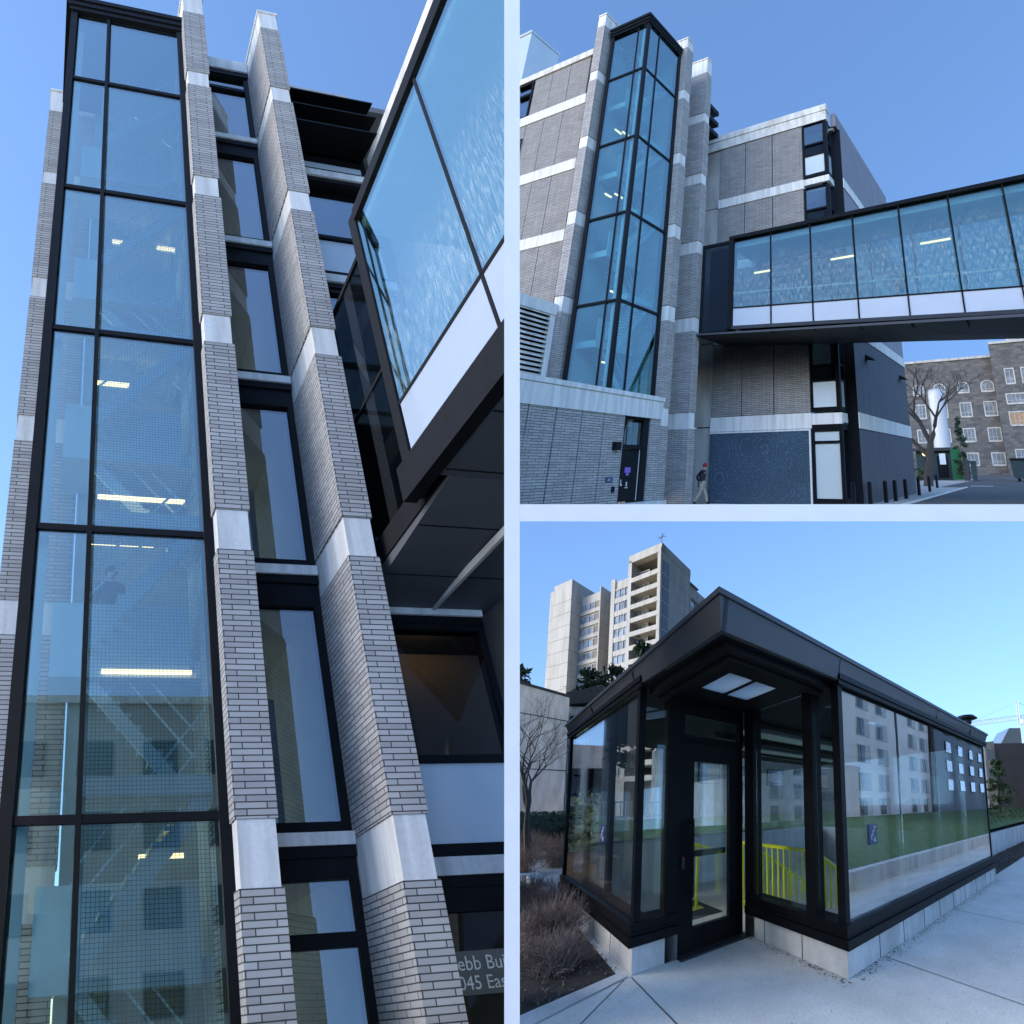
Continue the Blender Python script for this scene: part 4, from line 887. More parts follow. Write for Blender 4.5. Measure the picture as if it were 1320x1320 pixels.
# door
df = MB().box(1.70, 1.89, YD+.02, YD+.09, .02, 2.36).box(2.40, 2.60, YD+.02, YD+.09, .02, 2.36).box(1.89, 2.40, YD+.02, YD+.09, .02, .26).box(1.89, 2.40, YD+.02, YD+.09, 2.14, 2.36)
do = obj("door", df, M['black'], P, pb)
obj("pane", MB().box(1.89, 2.40, YD+.05, YD+.065, .26, 2.14), M['glass_k'], P, do)
hd = MB().tube([(1.84, YD-.06, .62), (1.84, YD-.06, 1.47)], .016, n=8).bar((1.84, YD-.06, .66), (1.84, YD+.02, .66), .012).bar((1.84, YD-.06, 1.43), (1.84, YD+.02, 1.43), .012)
obj("pull_handle", hd, M['black'], P, do)
obj("push_bar", MB().box(1.9, 2.39, YD+.10, YD+.14, 1.02, 1.09), M['black'], P, do)
obj("card_reader", MB().box(1.735, 1.775, YD-.005, YD+.02, .92, 1.05), M['slate'], P, do); obj("indicator", MB().box(1.742, 1.768, YD-.008, YD-.005, 1.03, 1.045), M['red'], P, do)
tf = MB().box(1.70, 2.62, YD+.02, YD+.1, 2.37, 2.44).box(1.70, 2.62, YD+.02, YD+.1, 2.68, 2.86).box(1.70, 1.76, YD+.02, YD+.1, 2.44, 2.68).box(2.56, 2.62, YD+.02, YD+.1, 2.44, 2.68)
tr_ = obj("transom", tf, M['black'], P, pb); obj("pane", MB().box(1.76, 2.56, YD+.05, YD+.065, 2.44, 2.68), M['glass_k'], P, tr_)
obj("threshold", MB().box(1.70, 2.62, YD-.10, YD+.1, -.01, .018), M['slate'], P, pb)
# roof with two roof lights over the entry and two further in
rf = MB(); zc, zt = 2.865, 3.06
hx = [(1.72, 2.02), (2.05, 2.36)]; hy = (2.38, 2.92)
rf.box(X0, X1, Y0, hy[0], zc, zt).box(X0, X1, hy[1], Y1, zc, zt).box(X0, hx[0][0], hy[0], hy[1], zc, zt).box(hx[0][1], hx[1][0], hy[0], hy[1], zc, zt).box(hx[1][1], 4.4, hy[0], hy[1], zc, zt).box(5.6, X1, hy[0], hy[1], zc, zt)
ro = obj("roof", rf, M['black'], P, pb)
fa = MB()
o = .02
fa.hexa([(X0-.02, Y0-.02, 2.84), (X1+.04, Y0-.02, 2.94), (X1+.04, Y0+.02, 2.94), (X0-.02, Y0+.02, 2.84), (X0-.02, Y0-.06, 3.07), (X1+.04, Y0-.06, 3.07), (X1+.04, Y0+.02, 3.07), (X0-.02, Y0+.02, 3.07)])
fa.hexa([(X0-.02, Y0-.02, 2.84), (X0+.02, Y0-.02, 2.84), (X0+.02, Y1+.02, 2.97), (X0-.02, Y1+.02, 2.97), (X0-.06, Y0-.06, 3.07), (X0+.02, Y0-.06, 3.07), (X0+.02, Y1+.02, 3.07), (X0-.06, Y1+.02, 3.07)])
fj = MB()
for x in (2.62, 5.25, 7.0): fj.hexa([(x-.004, Y0-.03, 2.88), (x+.004, Y0-.03, 2.88), (x+.004, Y0, 2.88), (x-.004, Y0, 2.88), (x-.004, Y0-.0615, 3.065), (x+.004, Y0-.0615, 3.065), (x+.004, Y0, 3.065), (x-.004, Y0, 3.065)])
for y in (3.4, 5.0): fj.hexa([(X0-.032, y-.004, 2.93), (X0, y-.004, 2.93), (X0, y+.004, 2.93), (X0-.032, y+.004, 2.93), (X0-.0615, y-.004, 3.065), (X0, y-.004, 3.065), (X0, y+.004, 3.065), (X0-.0615, y+.004, 3.065)])
obj("fascia", [(fa, M['slate']), (fj, M['black'])], None, P, ro)
obj("roof_edge", MB().box(X0-.075, X1+.07, Y0-.075, Y0+.1, 3.072, 3.115).box(X0-.075, X0+.1, Y0+.1, Y1+.05, 3.072, 3.115).box(X0+.1, X1+.07, Y0+.1, hy[0]-.02, 3.065, 3.10).box(X0+.1, X1+.07, hy[1]+.02, Y1+.05, 3.065, 3.10), M['slate'], P, ro)
obj("gutter", MB().box(2.62, X1+.02, Y0-.045, Y0-.005, 2.868, 2.925).box(2.62, X1+.02, Y0-.03, Y0-.005, 2.82, 2.862).box(X0-.045, X0-.005, YD-.1, Y1, 2.90, 2.955).box(X0-.03, X0-.005, YD-.1, Y1, 2.85, 2.895), M['black'], P, ro)
sb_ = MB()
for k, z in ((.10, .03), (.2, .06)): sb_.box(X0+k, XR+.02, Y0+k, Y0+k+.08, zc-z-.03, zc-z+.03).box(X0+k, X0+k+.08, Y0+k+.08, YD, zc-z-.03, zc-z+.03)
obj("soffit_trim", sb_, M['black'], P, ro)
for a, b in hx: obj("roof_light", MB().box(a, b, hy[0], hy[1], 2.88, 2.90), M['diffuser'], P, ro)
# inside
obj("floor", MB().box(X0+.22, 3.2, YD+.02, Y1, -.02, .012), M['pave'], P, pb)
obj("entrance_mat", MB().box(1.95, 2.9, YD+.9, 5.0, .013, .024), M['mat_d'], P, pb)
obj("inner_curb", MB().box(2.9, X1-.2, Y0+.3, Y0+.5, -1.5, .42).box(2.9, 3.1, Y0+.5, 2.7, -1.5, .42), M['stone'], P, pb)
obj("inner_wall", MB().box(1.6, X1-.2, 6.15, 6.4, -2.5, .95).box(X1-.3, X1-.2, Y0+.5, 6.15, -2.5, .95).box(X0+.25, X0+.4, 5.0, 6.15, -.1, .9), M['stone'], P, pb)
sf = MB()
for i in range(12): sf.box(3.3+i*.28, 3.6+i*.28, 2.75, 4.05, -.2-i*.17, -.17*i)
obj("stair_flight", sf, M['conc'], P, pb)
obj("stair_floor", MB().box(3.2, X1-.3, 2.7, 6.15, -2.6, -2.4), M['conc'], P, pb)
cl = MB()
for y in (3.6, 4.6, 5.6): cl.box(3.0, 7.9, y-.04, y+.04, 2.78, 2.85)
obj("ceiling_rail", cl, M['slate'], P, pb)
for y in (3.9, 5.1): obj("ceiling_panel", MB().box(3.2, 7.6, y, y+.35, 2.82, 2.855), M['pale'], P, pb)
# yellow railing round the stair
yr = emp("stair_railing", P, (3.2, 2.72, 0), "bright lime yellow steel railing at the stair head inside the glass pavilion", "railing")
rb = MB()
def rail_run(a, b, n, za=1.02, zb=.12):
    a, b = Vector(a), Vector(b); L = b-a
    rb.tube([a+Vector((0, 0, za)), b+Vector((0, 0, za))], .028, n=6); rb.tube([a+Vector((0, 0, zb)), b+Vector((0, 0, zb))], .016, n=6)
    for i in range(n+1):
        p = a+L*i/n; rb.bar(p+Vector((0, 0, zb)), p+Vector((0, 0, za)), .015)
    for p in (a, b): rb.bar(p+Vector((0, 0, 0)), p+Vector((0, 0, za)), .024)
rail_run((3.22, 4.1, 0), (3.22, 2.72, 0), 12)
rail_run((3.3, 2.72, 0), (6.6, 2.72, -2.0), 28)
rail_run((3.3, 4.1, 0), (6.6, 4.1, -2.0), 28)
obj("balusters", rb, M['yellow'], P, yr)
yh = emp("handrail", P, (2.6, 4.2, 0), "lime yellow handrail on a short post seen through the pavilion door", "handrail")
obj("rail", MB().tube([(2.35, 4.75, 1.0), (2.7, 4.6, 1.0), (3.05, 4.45, .86), (3.22, 4.38, .84)], .022, n=8), M['yellow'], P, yh)
obj("post", MB().bar((2.68, 4.6, .01), (2.70, 4.6, 1.0), .024).box(2.58, 2.78, 4.52, 4.68, .012, .03), M['yellow'], P, yh)
# stair signs on the glass
def stair_sign(label, face):
    r = emp("stair_sign", P, face(0, 0, 0), label, "sign")
    def quad(a, b, c, d, o0, o1):
        return MB().hexa([face(a, c, o0), face(b, c, o0), face(b, c, o1), face(a, c, o1), face(a, d, o0), face(b, d, o0), face(b, d, o1), face(a, d, o1)])
    obj("sign_plate", quad(0, .17, 0, .22, 0, .006), M['navy'], P, r)
    m = MB(); y = .05; x = .04
    for i in range(3):
        m.add(*(lambda q: (q.v, q.f))(quad(x, x+.012, y, y+.045, .007, .009))); m.add(*(lambda q: (q.v, q.f))(quad(x, x+.042, y+.045, y+.057, .007, .009))); x += .03; y += .045
    m.add(*(lambda q: (q.v, q.f))(quad(.095, .107, .03, .075, .007, .009))); m.add(*(lambda q: (q.v, q.f))(quad(.095, .14, .03, .042, .007, .009)))
    m.add([face(.10, .037, .008), face(.108, .032, .008), face(.148, .078, .008), face(.14, .083, .008)], [(0, 1, 2, 3)])
    obj("pictogram", m, M['stone'], P, r)
stair_sign("small navy sign with white stair pictogram on the long right glass wall of the pavilion", lambda a, b, o: (3.14+a, Y0+.015-o, 1.17+b))
stair_sign("small navy sign with white stair pictogram on the left glass wall of the pavilion", lambda a, b, o: (X0+.015-o, 4.52-a, 1.17+b))

# residential tower behind
tw0 = Vector((23.38, 54.09, 0)); e1 = Vector((-.4, .92, 0)); e2 = Vector((.94, .35, 0))
class Sub:                                                   # the tower's own corner frame inside this place
    def __init__(s, P, o, a, b): s.P, s.o, s.ex, s.ey, s.cuts = P, o, a, b, P.cuts
    def __call__(s, p): return s.P(s.o+s.ex*p[0]+s.ey*p[1]+Vector((0, 0, p[2])))
TW = Sub(BP, tw0, e1, e2)
tb_ = emp("residential_tower", TW, (0, 0, 0), "tall beige concrete residential tower with stacked balconies, above the pavilion roof", "building")
A = lambda n, mb, m: obj(n, mb, M[m], TW, tb_)
A("wall", MB().box(1.6, 8.2, 3.0, 16, 0, 49.9), 'tower'); cw_ = MB().box(0.0, 1.0, 0, 7.9, 0, 51.4)
A("wall", MB().box(8.36, 13.4, .5, 16, 0, 47.6), 'tower'); A("wall", MB().box(13.4, 16.6, 5, 16, 0, 46.5), 'tower'); cw_.box(16.7, 17.0, .5, 5.0, 0, 48.2)
A("wall", MB().box(17, 23.0, .9, 16, 0, 47.4), 'tower'); cw_.box(23.0, 28.8, -1.4, 16, 0, 50.4).box(28.8, 33.5, .6, 16, 0, 51.6)
A("wall", MB().box(1.0, 7.0, 7.9, 14, 0, 47.5), 'tower'); A("wall", MB().box(-.6, 1.6, 14, 24, 0, 44), 'tower')
A("parapet", MB().box(-.1, 8.3, -.1, 1.0, 49.9, 51.5).box(-.1, .0, -.1, 7.9, 49.9, 51.5), 'tower')
A("roof", MB().box(1.0, 8.0, 1.0, 12, 49.9, 50.1), 'tower_d')
A("side_fin", MB().box(7.5, 8.35, -.1, 3.0, 0, 50.4), 'tower'); A("side_fin", MB().box(-.05, .35, -.3, .0, 0, 50.6), 'tower'); A("side_fin", MB().box(12.3, 13.4, .25, .5, 0, 48.2), 'tower')
pnj = MB()
for k in range(18):
    z = 48.6-2.8*k
    if z < 8: break
    lv_ = z-2.8
    A("balcony", MB().box(.4, 7.5, -.1, .05, lv_-.2, lv_+.75).box(.4, 7.5, .05, 2.98, lv_-.2, lv_-.02), 'tower')
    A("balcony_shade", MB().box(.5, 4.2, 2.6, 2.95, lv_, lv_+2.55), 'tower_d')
    fw = A("window", MB().box(4.2, 7.5, 1.2, 1.3, lv_, lv_+.8).box(4.2, 4.35, 1.2, 1.3, lv_+.8, lv_+2.5).box(5.3, 5.42, 1.2, 1.3, lv_+.8, lv_+2.5).box(6.4, 6.52, 1.2, 1.3, lv_+.8, lv_+2.5).box(4.2, 7.5, 1.2, 1.3, lv_+2.5, lv_+2.62), 'tower')
    obj("pane", MB().box(4.2, 7.5, 1.32, 1.36, lv_+.8, lv_+2.5), M['towerpane'], TW, fw)
    if z < 47.6:
        fw = A("window", MB().box(8.35, 12.3, 0.3, 0.49, lv_+.0, lv_+.85).box(8.35, 12.3, 0.3, 0.49, lv_+2.55, lv_+2.8).box(9.6, 9.72, 0.3, 0.49, lv_+.85, lv_+2.55).box(11, 11.12, 0.3, 0.49, lv_+.85, lv_+2.55), 'tower')
        obj("pane", MB().box(8.35, 12.3, 0.42, 0.46, lv_+.85, lv_+2.55), M['towerpane'], TW, fw)
        A("slot_window", MB().box(13.6, 16.2, 4.9, 4.98, lv_+.4, lv_+2.4), 'glass_dark')
        fw = A("window", MB().box(17.1, 22.9, .68, .89, lv_+.0, lv_+.85).box(18.6, 18.72, .68, .89, lv_+.85, lv_+2.4).box(20.2, 20.32, .68, .89, lv_+.85, lv_+2.4).box(21.7, 21.82, .68, .89, lv_+.85, lv_+2.4), 'tower')
        obj("pane", MB().box(17.1, 22.9, .82, .86, lv_+.85, lv_+2.4), M['towerpane'], TW, fw)
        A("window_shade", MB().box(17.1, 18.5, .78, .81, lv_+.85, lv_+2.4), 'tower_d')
        fw = A("window", MB().box(-.02, .98, 8.2, 13.6, lv_+.0, lv_+.9).box(-.02, .98, 8.0, 8.2, lv_, lv_+2.8).box(-.02, .98, 13.6, 13.9, lv_, lv_+2.8).box(.2, .98, 10, 10.15, lv_+.9, lv_+2.6).box(.2, .98, 11.9, 12.05, lv_+.9, lv_+2.6).box(-.02, .98, 8.2, 13.6, lv_+2.6, lv_+2.79), 'tower')
        obj("pane", MB().box(.4, .45, 8.2, 13.6, lv_+.9, lv_+2.6), M['towerpane'], TW, fw)
    A("corner_glazing", MB().box(-.06, .0, .3, 1.9, lv_+.1, lv_+2.5), 'glass_dark')
    pnj.box(23, 28.8, -1.42, -1.405, lv_, lv_+.07).box(22.98, 23.0, -1.4, 1.0, lv_, lv_+.07).box(28.8, 33.5, .58, .595, lv_-1.2, lv_-1.13).box(16.68, 16.695, .5, 5, lv_, lv_+.07).box(-.02, -.005, 2.1, 7.9, lv_, lv_+.06)
obj("panel_wall", [(cw_, M['tower']), (pnj, M['tower_d'])], None, TW, tb_)
an = emp("roof_antenna", TW, (.5, .5, 51.4), "thin antenna on the top corner of the beige residential tower", "antenna")
obj("mast", MB().bar((.6, .5, 51.4), (.6, .5, 54.2), .05).bar((-.4, .5, 53.2), (1.6, .5, 53.6), .04).bar((0, .5, 53.9), (1.2, .5, 53.0), .04), M['slate'], TW, an)
# concrete buildings at the left
lb_ = emp("concrete_block", P, (2, 27, 0), "plain grey concrete building with joint lines behind the bare tree at the left", "building")
obj("wall", MB().add([(1.2, 28.0, 0), (4.55, 25.1, 0), (5.2, 29.7, 0), (2, 33, 0), (1.2, 28.0, 10.55), (4.55, 25.1, 9.25), (5.2, 29.7, 9.3), (2, 33, 10.5)], [(0, 1, 5, 4), (1, 2, 6, 5), (2, 3, 7, 6), (3, 0, 4, 7), (4, 5, 6, 7)]), M['conc'], P, lb_)
obj("wall_joint", MB().hexa([(1.2, 27.97, 8.4), (4.55, 25.07, 7.55), (4.55, 25.1, 7.55), (1.2, 28.0, 8.4), (1.2, 27.97, 8.45), (4.55, 25.07, 7.6), (4.55, 25.1, 7.6), (1.2, 28, 8.45)]).hexa([(1.2, 27.97, 4.4), (4.55, 25.07, 4.15), (4.55, 25.1, 4.15), (1.2, 28.0, 4.4), (1.2, 27.97, 4.45), (4.55, 25.07, 4.2), (4.55, 25.1, 4.2), (1.2, 28, 4.45)]), M['slate'], P, lb_)
obj("roof_edge", MB().hexa([(1.15, 27.9, 10.56), (4.6, 25.0, 9.26), (5.3, 29.8, 9.31), (2, 33.1, 10.51), (1.15, 27.9, 10.72), (4.6, 25.0, 9.42), (5.3, 29.8, 9.47), (2, 33.1, 10.7)]), M['slate'], P, lb_)
l2_ = emp("concrete_house", P, (6, 29, 0), "grey concrete building with dark windows and overhanging flat roof between tower and pavilion", "building")
obj("wall", MB().hexa([(5.25, 29.75, 0), (6.6, 28.8, 0), (9.5, 31, 0), (7, 33, 0), (5.25, 29.75, 9.9), (6.6, 28.8, 9.9), (9.5, 31, 9.9), (7, 33, 9.9)]), M['conc'], P, l2_)
obj("roof", MB().hexa([(5.1, 29.5, 10.0), (7.3, 27.6, 10.25), (10, 31, 10.2), (7, 34, 10), (5.1, 29.5, 11.0), (7.3, 27.6, 11.6), (10, 31, 11.4), (7, 34, 11)]), M['slate'], P, l2_)
for z in (7.6, 5.2, 2.8):
    fw = obj("window", MB().hexa([(5.5, 29.5, z), (6.3, 28.95, z), (6.32, 29.0, z), (5.52, 29.55, z), (5.5, 29.5, z+1.5), (6.3, 28.95, z+1.5), (6.32, 29.0, z+1.5), (5.52, 29.55, z+1.5)]), M['glass_dark'], P, l2_)
    obj("balcony", MB().hexa([(5.4, 29.3, z-.9), (6.5, 28.5, z-.9), (6.6, 28.8, z-.9), (5.5, 29.6, z-.9), (5.4, 29.3, z-.1), (6.5, 28.5, z-.1), (6.6, 28.8, z-.1), (5.5, 29.6, z-.1)]), M['conc_l'], P, l2_)
# planting at the left
hg = MB()
for i in range(3600): hg.leaf((random.uniform(.8, 4.0), random.uniform(15.6, 17.4), random.uniform(.25, 1.5)), random.uniform(.05, .1))
hed = emp("hedge", P, (2.4, 16.5, 0), "dark clipped hedge below the grey concrete building at the left", "hedge")
obj("foliage", hg, M['leaf'], P, hed); obj("stems", MB().box(.9, 3.9, 15.9, 17.2, .1, 1.35), M['leaf'], P, hed)
bare_tree(P, (1.43, 12.5, .1), 5.6, "small bare tree with fine twigs before the grey concrete building", r0=.11, depth=6, spread=.62, seed=21)
for i, (x, y, z, h, r, sd2, lb) in enumerate(((7.2, 31.5, 5, 9.3, 2.2, 31, "dark conifer rising behind the flat roof below the tower, leftmost of the three"), (9.0, 30.5, 5, 10.0, 2.0, 32, "dark conifer behind the roof edge of the pavilion, middle of the three"), (10.6, 28.5, 6, 11.0, 1.7, 33, "dark conifer behind the pavilion roof, nearest the tower balconies"))):
    conifer(P, (x, y, z-4), h+3.6, r*1.15, lb, n=2200, ls=.26, seed=sd2, group="conifers behind the pavilion", shape=lambda t: (1-t)**.6, z0=.35)
conifer(P, (2.4, 34.5, 4), 10.6, 1.6, "dark conifer crown at the left edge above the concrete building", n=900, ls=.28, seed=41, shape=lambda t: (1-t)**.5, z0=.4)
obj_w = emp("garden_wall", P, (.9, 8.6, 0), "low pale concrete wall among dry shrubs left of the pavilion", "wall")
obj("wall_body", MB().hexa([(-1.2, 9.5, 0), (1.15, 8.55, 0), (1.2, 8.8, 0), (-1.2, 9.8, 0), (-1.2, 9.5, .22), (1.15, 8.55, .22), (1.2, 8.8, .22), (-1.2, 9.8, .22)]).box(.95, 1.18, 6.75, 8.5, 0, .24), M['conc_l'], P, obj_w)
def twig_bush(P, org, r, h, n, label, seed, group, mat='twig', tilt=.5):
    rnd = random.Random(seed); root = emp("bare_shrub", P, org, label, "shrub", group); m = MB(); org = Vector(org)
    for i in range(n):
        a = rnd.uniform(0, 6.28); s = rnd.uniform(0, .45)*r; p = org+Vector((math.cos(a)*s, math.sin(a)*s, -.02))
        b = rnd.uniform(0, 6.28); d = Vector((math.cos(b)*rnd.uniform(.1, tilt*2), math.sin(b)*rnd.uniform(.1, tilt*2), 1)).normalized(); L = h*rnd.uniform(.5, 1.1); pts = [p]
        for k in range(4):
            d = (d+Vector((rnd.gauss(0, .22), rnd.gauss(0, .22), rnd.gauss(-.03, .12)))).normalized(); pts.append(pts[-1]+d*L/4)
        m.tube(pts, .0042, .0014, n=3, cap=False)
        for k in (2, 3):
            for q in range(2):
                e = (d+Vector((rnd.gauss(0, .8), rnd.gauss(0, .8), rnd.gauss(0, .4)))).normalized(); m.tube([pts[k], pts[k]+e*L*.16, pts[k]+(e+Vector((0, 0, .2)))*L*.28], .0026, .001, n=3, cap=False)
    for i in range(n//3):
        a = rnd.uniform(0, 6.28); s = rnd.uniform(0, 1)*r; m.leaf(org+Vector((math.cos(a)*s, math.sin(a)*s, rnd.uniform(.05, h*.6))), .013)
    obj("twigs", m, M[mat], P, root)
for i, (x, y, r, h, n, lb) in enumerate(((.72, 3.95, .42, .42, 300, "brown bare shrub nearest the bed edge in the front left corner"), (.85, 4.75, .40, .60, 300, "brown bare shrub against the plinth of the left glass wall"), (.35, 4.7, .45, .55, 260, "brown bare shrub at the left picture edge, behind the front corner shrub"),
        (.95, 5.7, .38, .62, 240, "brown bare shrub beside the far half of the pavilion plinth"), (.55, 6.1, .45, .55, 220, "low brown bare shrub in the middle of the left bed"), (.9, 7.1, .4, .5, 200, "small bare shrub just in front of the low garden wall"),
        (1.0, 10.3, .8, .75, 260, "tangled bare shrub behind the low garden wall, beneath the small bare tree"), (1.9, 10.9, .8, .95, 260, "tangled bare shrub behind the garden wall, next to the left glass wall"), (1.5, 13.4, .9, 1.0, 220, "bare shrub in front of the dark hedge"))):
    twig_bush(P, (x, y, 0), r, h, n, lb, 60+i, "bare shrubs in the left bed")
lt = MB()
for i in range(3200):
    x = random.uniform(-.3, 1.17); y = random.uniform(3.32, 9); 
    if x > .38 and y < 3.30+.15*(x-.38): continue
    lt.leaf((x, y, .012+random.random()*.02), random.uniform(.008, .022))
tag(obj("leaf_litter", lt, M['dry'], P), "dry brown leaf litter and mulch on the left planting bed", "leaf litter", kind='stuff')
lt = MB()
for i in range(1400): lt.leaf((random.uniform(8.4, 20), random.uniform(1.92, 2.58), .02+random.random()*.03), random.uniform(.012, .035))
tag(obj("leaf_litter", lt, M['dry'], P), "dry mulch and leaves beside the paving right of the pavilion", "leaf litter", kind='stuff')
# right background
gw_ = emp("retaining_wall", P, (13, 2.7, 0), "low pale concrete retaining wall right of the pavilion, in front of ground cover", "wall")
obj("wall_body", MB().box(8.4, 30, 2.6, 2.82, 0, .62), M['conc_l'], P, gw_)
gc = MB()
for i in range(2600): gc.leaf((random.uniform(9, 26), random.uniform(2.9, 6), random.uniform(.85, 1.25)), random.uniform(.04, .09))
tag(obj("ground_cover", gc, M['leaf2'], P), "green ground cover planting behind the low retaining wall", "ground cover", kind='stuff')
conifer(P, (24.0, 4.75, .8), 3.4, .85, "small young conifer right of the pavilion in front of the far building", n=1100, ls=.12, seed=51, mat='leaf2', shape=lambda t: (1-t)**.9)
for i, (x, y, lb) in enumerate(((22, 6.2, "reddish bare shrub behind the young conifer, towards the pavilion"), (26, 3.2, "reddish bare shrub right of the young conifer"))):
    twig_bush(P, (x, y, .8), 1.3, 1.7, 260, lb, 90+i, "bare shrubs by the far building")
rb_ = emp("grey_building", P, (54, 10, 0), "low grey building with white windows beyond the small conifer at the right edge", "building")
obj("wall", MB().hexa([(53.4, 10.6, 0), (58, 6.6, 0), (64, 12, 0), (58, 16, 0), (53.4, 10.6, 10.0), (58, 6.6, 10.0), (64, 12, 10.0), (58, 16, 10.0)]), M['violet'], P, rb_)
obj("side_wall", MB().hexa([(52.3, 11.55, 0), (53.38, 10.6, 0), (56, 14, 0), (55, 15, 0), (52.3, 11.55, 10.2), (53.38, 10.6, 10.3), (56, 14, 10.3), (55, 15, 10.2)]), M['conc_l'], P, rb_)
for z in (7.6, 5.0):
    obj("window", MB().hexa([(52.35, 11.4, z), (53.3, 10.56, z), (53.32, 10.6, z), (52.37, 11.45, z), (52.35, 11.4, z+1.5), (53.3, 10.56, z+1.5), (53.32, 10.6, z+1.5), (52.37, 11.45, z+1.5)]), M['spand'], P, rb_)
obj("roof_cap", MB().hexa([(54.2, 9.9, 10.0), (56.5, 7.9, 10.0), (59, 10, 10.0), (57, 12, 10.0), (55.2, 9.0, 12.2), (56.5, 7.9, 12.2), (59, 10, 12.2), (58, 11, 12.2)]), M['pale'], P, rb_)
cr = emp("tower_crane", P, (198, 27, 0), "white lattice tower crane far off at the right edge of the sky", "crane")
jb = MB()
def lattice(a, b, h, n):
    a, b = Vector(a), Vector(b)
    for i in range(n):
        p, q = a+(b-a)*i/n, a+(b-a)*(i+1)/n; up = Vector((0, 0, h))
        jb.bar(p, q, .22); jb.bar(p+up, q+up, .22); jb.bar(p, q+up, .16); jb.bar(q+up, q, .16)
lattice((197.3, 28.5, 43), (181, 44.4, 40.3), 2.2, 14); lattice((197.3, 28.5, 43), (206, 20, 44), 2.0, 6)
jb.bar((197.5, 28.1, 52.4), (181.5, 44, 42.3), .12); jb.bar((197.5, 28.1, 52.4), (206, 20, 46), .12)
obj("jib", jb, M['crane'], P, cr)
ms_ = MB()
for sx in (-.7, .7):
    for sy in (-.7, .7): ms_.bar((198+sx, 27.8+sy, 0), (197.8+sx*.6, 27.9+sy*.6, 52.4), .22)
for i in range(26): ms_.bar((197.2, 27.1, i*2), (198.7, 28.5, i*2+2), .14)
obj("mast", ms_, M['crane'], P, cr); obj("cab", MB().box(196.8, 198.4, 26.0, 27.6, 40.5, 43), M['crane'], P, cr)
vn = emp("roof_vent", P, (33.4, 8.7, 9), "grey mushroom roof vent showing just above the pavilion roof at the right", "vent")
obj("vent_cap", MB().lathe((33.4, 8.7, 9.0), [(.5, 0), (.5, .3), (1.0, .45), (.7, .75), (.1, .9)], 14), M['slate'], P, vn); obj("vent_pipe", MB().lathe((33.4, 8.7, 0), [(.3, 0), (.3, 9.0)], 10), M['slate'], P, vn)
# pale building beyond the lawn, seen through the pavilion
pg = emp("pale_building", P, (14, 26, 0), "pale concrete building beyond the lawn, seen through the glass pavilion", "building")
obj("wall", MB().box(12.5, 40, 24, 30, .5, 7.0), M['conc_l'], P, pg)
for x in (14, 18, 22, 26, 30, 34):
    fw = obj("window", MB().box(x, x+2.2, 23.9, 23.99, 3.6, 5.4), M['slate'], P, pg); obj("pane", MB().box(x+.1, x+2.1, 23.86, 23.9, 3.7, 5.3), M['spand'], P, fw)
fn = emp("white_fence", P, (14, 19, .9), "white picket fence at the far edge of the lawn behind the pavilion", "fence")
ff = MB().box(5, 34, 18.98, 19.02, 1.9, 1.96).box(5, 34, 18.98, 19.02, 1.1, 1.15)
for i in range(100): ff.box(5+i*.29, 5.05+i*.29, 18.97, 19.0, .9, 2.0)
obj("pickets", ff, M['stone'], P, fn)

gt_ = MB(); P = BP
for i in range(1500):
    k = random.random()
    if k < .45: x = random.uniform(2.7, 8.2); y = 1.79-abs(random.gauss(0, .06))
    elif k < .6: x = 2.63-abs(random.gauss(0, .05)); y = random.uniform(1.75, 3.2)
    else: x = random.uniform(.8, 9); y = random.uniform(-1.5, 3.2)
    if y > 1.8 and x > 2.62: continue
    a = random.random()*6.28; r = random.uniform(.002, .008)*(1.6 if k < .6 else 1); c, d = math.cos(a)*r, math.sin(a)*r
    gt_.add([(x-c, y-d, .004), (x+d*.7, y-c*.7, .006), (x+c, y+d, .004), (x-d*.7, y+c*.7, .005)], [(0, 1, 2, 3)])
tag(obj("grit", gt_, M['bark'], P), "brown grit and crumbs of dirt on the paving along the pavilion base", "grit", kind='stuff')

# the street across the path, which the long glass wall mirrors
P = RP
tag(obj("lawn", MB().add([(3, 4.3, .05), (70, 4.3, .05), (70, 16.5, .5), (3, 16.5, .5)], [(0, 1, 2, 3)]), M['lawn'], P), kind='structure')
tag(obj("kerb", MB().box(3, 70, 4.1, 4.29, -1.2, .09), M['conc_l'], P), kind='structure')
rs = emp("apartment_block", P, (30, 18, 0), "pale panelled apartment block across the path, mirrored in the pavilion glass", "building")
obj("wall", MB().box(22, 49.5, 18, 30, 0, 15.2), M['resid'], P, rs)
for z in (12.2, 9.2, 6.2, 3.2, .5):
    for x in (24.2, 29.6, 33.8, 42.4, 46.2):
        fw = obj("window", MB().box(x, x+2.6, 17.9, 17.99, z-.1, z+1.9), M['stone'], P, rs)
        obj("pane", MB().box(x+.1, x+1.4, 17.86, 17.9, z, z+1.8), M['glass_dark'], P, fw); obj("sash", MB().box(x+.55, x+.62, 17.84, 17.86, z, z+1.8), M['black'], P, fw)
obj("downpipe", MB().box(38.9, 39.3, 17.9, 17.99, 0, 15.2), M['black'], P, rs)
obj("roof_edge", MB().box(21.9, 49.6, 17.85, 30, 15.21, 15.5), M['stone'], P, rs)
r2 = emp("dark_apartment_block", P, (60, 18, 0), "dark clad apartment block next to the pale one across the path", "building")
obj("wall", MB().box(49.7, 78, 17.2, 30, 0, 16), M['resid_d'], P, r2)
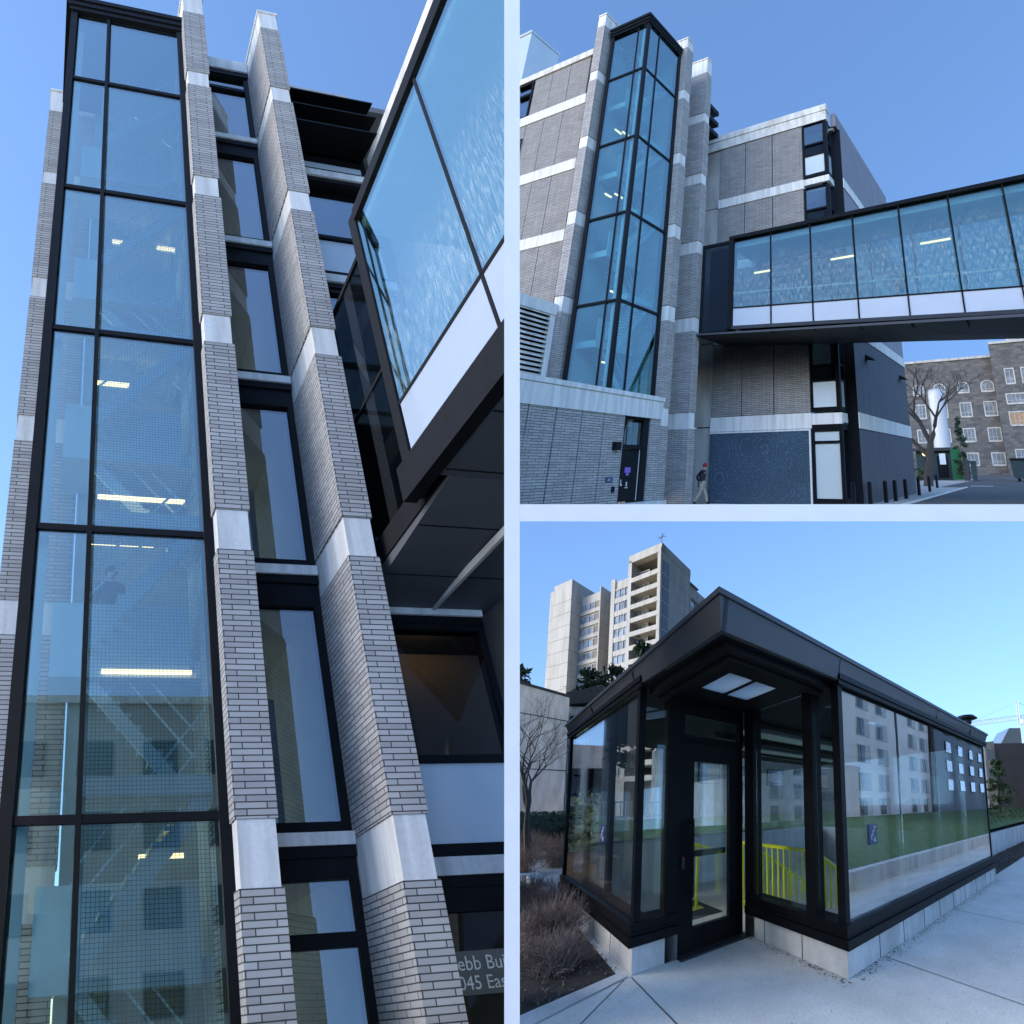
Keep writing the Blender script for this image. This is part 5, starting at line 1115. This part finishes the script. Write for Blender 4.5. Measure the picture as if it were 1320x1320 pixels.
for z in (12.6, 9.6, 6.6, 3.6):
    for x in (54, 60, 66, 72): 
        fw = obj("window", MB().box(x, x+2.6, 17.1, 17.19, z, z+1.9), M['black'], P, r2); obj("pane", MB().box(x+.15, x+2.45, 17.06, 17.1, z+.1, z+1.8), M['towerpane'], P, fw)

# the garden on the far side of the left bed, which the left glass wall mirrors
P = Place((3.21987, -0.03163, -0.3005), ((-1.427955, 0.955668, 0.248222), (-0.096536, 1.232468, -0.007588), (0.073558, 0.182039, 1.005907)))
tag(obj("ground", MB().add([(3, 10, -.2), (16, 10, -.2), (16, 45, -.2), (3, 45, -.2)], [(0, 1, 2, 3)]), M['soil'], P), kind='structure')
gh = emp("garden_hedge", P, (6, 14, 0), "dark hedge mirrored in the left glass wall of the pavilion", "hedge")
m = MB()
for i in range(3000): m.leaf((random.uniform(2.6, 12), random.uniform(13.2, 14.6), random.uniform(-.1, 1.9+random.random()*.5)), random.uniform(.08, .16))
obj("foliage", m, M['leaf2'], P, gh); obj("stems", MB().box(2.8, 11.8, 13.7, 14.5, -.2, 1.7), M['leaf'], P, gh)
gb = emp("grey_block", P, (8, 27, 0), "grey concrete block mirrored in the left glass wall of the pavilion", "building")
obj("wall", MB().hexa([(2.0, 27.5, 0), (7.2, 24.0, 0), (12, 28, 0), (7, 33, 0), (2.0, 27.5, 6.2), (7.2, 24.0, 6.0), (12, 28, 6.0), (7, 33, 6.2)]), M['conc'], P, gb)
for i in range(3): obj("window", MB().hexa([(3.2+i*1.3, 26.6-i*.87, 2.4), (4.1+i*1.3, 26.0-i*.87, 2.4), (4.12+i*1.3, 26.06-i*.87, 2.4), (3.22+i*1.3, 26.66-i*.87, 2.4), (3.2+i*1.3, 26.6-i*.87, 4.4), (4.1+i*1.3, 26.0-i*.87, 4.4), (4.12+i*1.3, 26.06-i*.87, 4.4), (3.22+i*1.3, 26.66-i*.87, 4.4)]), M['glass_dark'], P, gb)
conifer(P, (8.2, 21.0, 0), 8.2, 1.7, "loose conifer mirrored in the left glass wall of the pavilion", n=1500, ls=.2, seed=71, shape=lambda t: (1-t)**.6, z0=.2)
tag(obj("soil_blocker", MB().box(1.8, 16, 12.6, 13.1, -6, .1), M['soil'], P), kind='structure')  # unseen block added to cover the bright gap below the mirrored hedge

# the tall neighbour across the yard, which the lower panes of the close-up stair tower mirror
P = Place((-1.64647, 11.69242, -4.9466), ((0.893786, 0.159474, 0.024962), (-0.286008, -0.681085, 0.239797), (-0.255459, 0.369598, 1.036025)))
nb = emp("neighbour_block", P, (3, 40, 0), "beige concrete block across the yard, mirrored low in the stair tower glass", "building")
obj("wall", MB().box(-2.5, 10, 40, 46, -3, 16.2), M['tower'], P, nb); obj("roof_edge", MB().box(-2.6, 10.1, 39.8, 46, 16.21, 16.6), M['stone'], P, nb)
for z in (12.6, 9.2, 5.8, 2.4):
    for x in (-1.6, 1.6, 4.8, 8.0):
        fw = obj("window", MB().box(x, x+1.7, 39.9, 39.99, z, z+1.7), M['slate'], P, nb); obj("pane", MB().box(x+.1, x+1.6, 39.86, 39.9, z+.1, z+1.6), M['glass_dark'], P, fw)
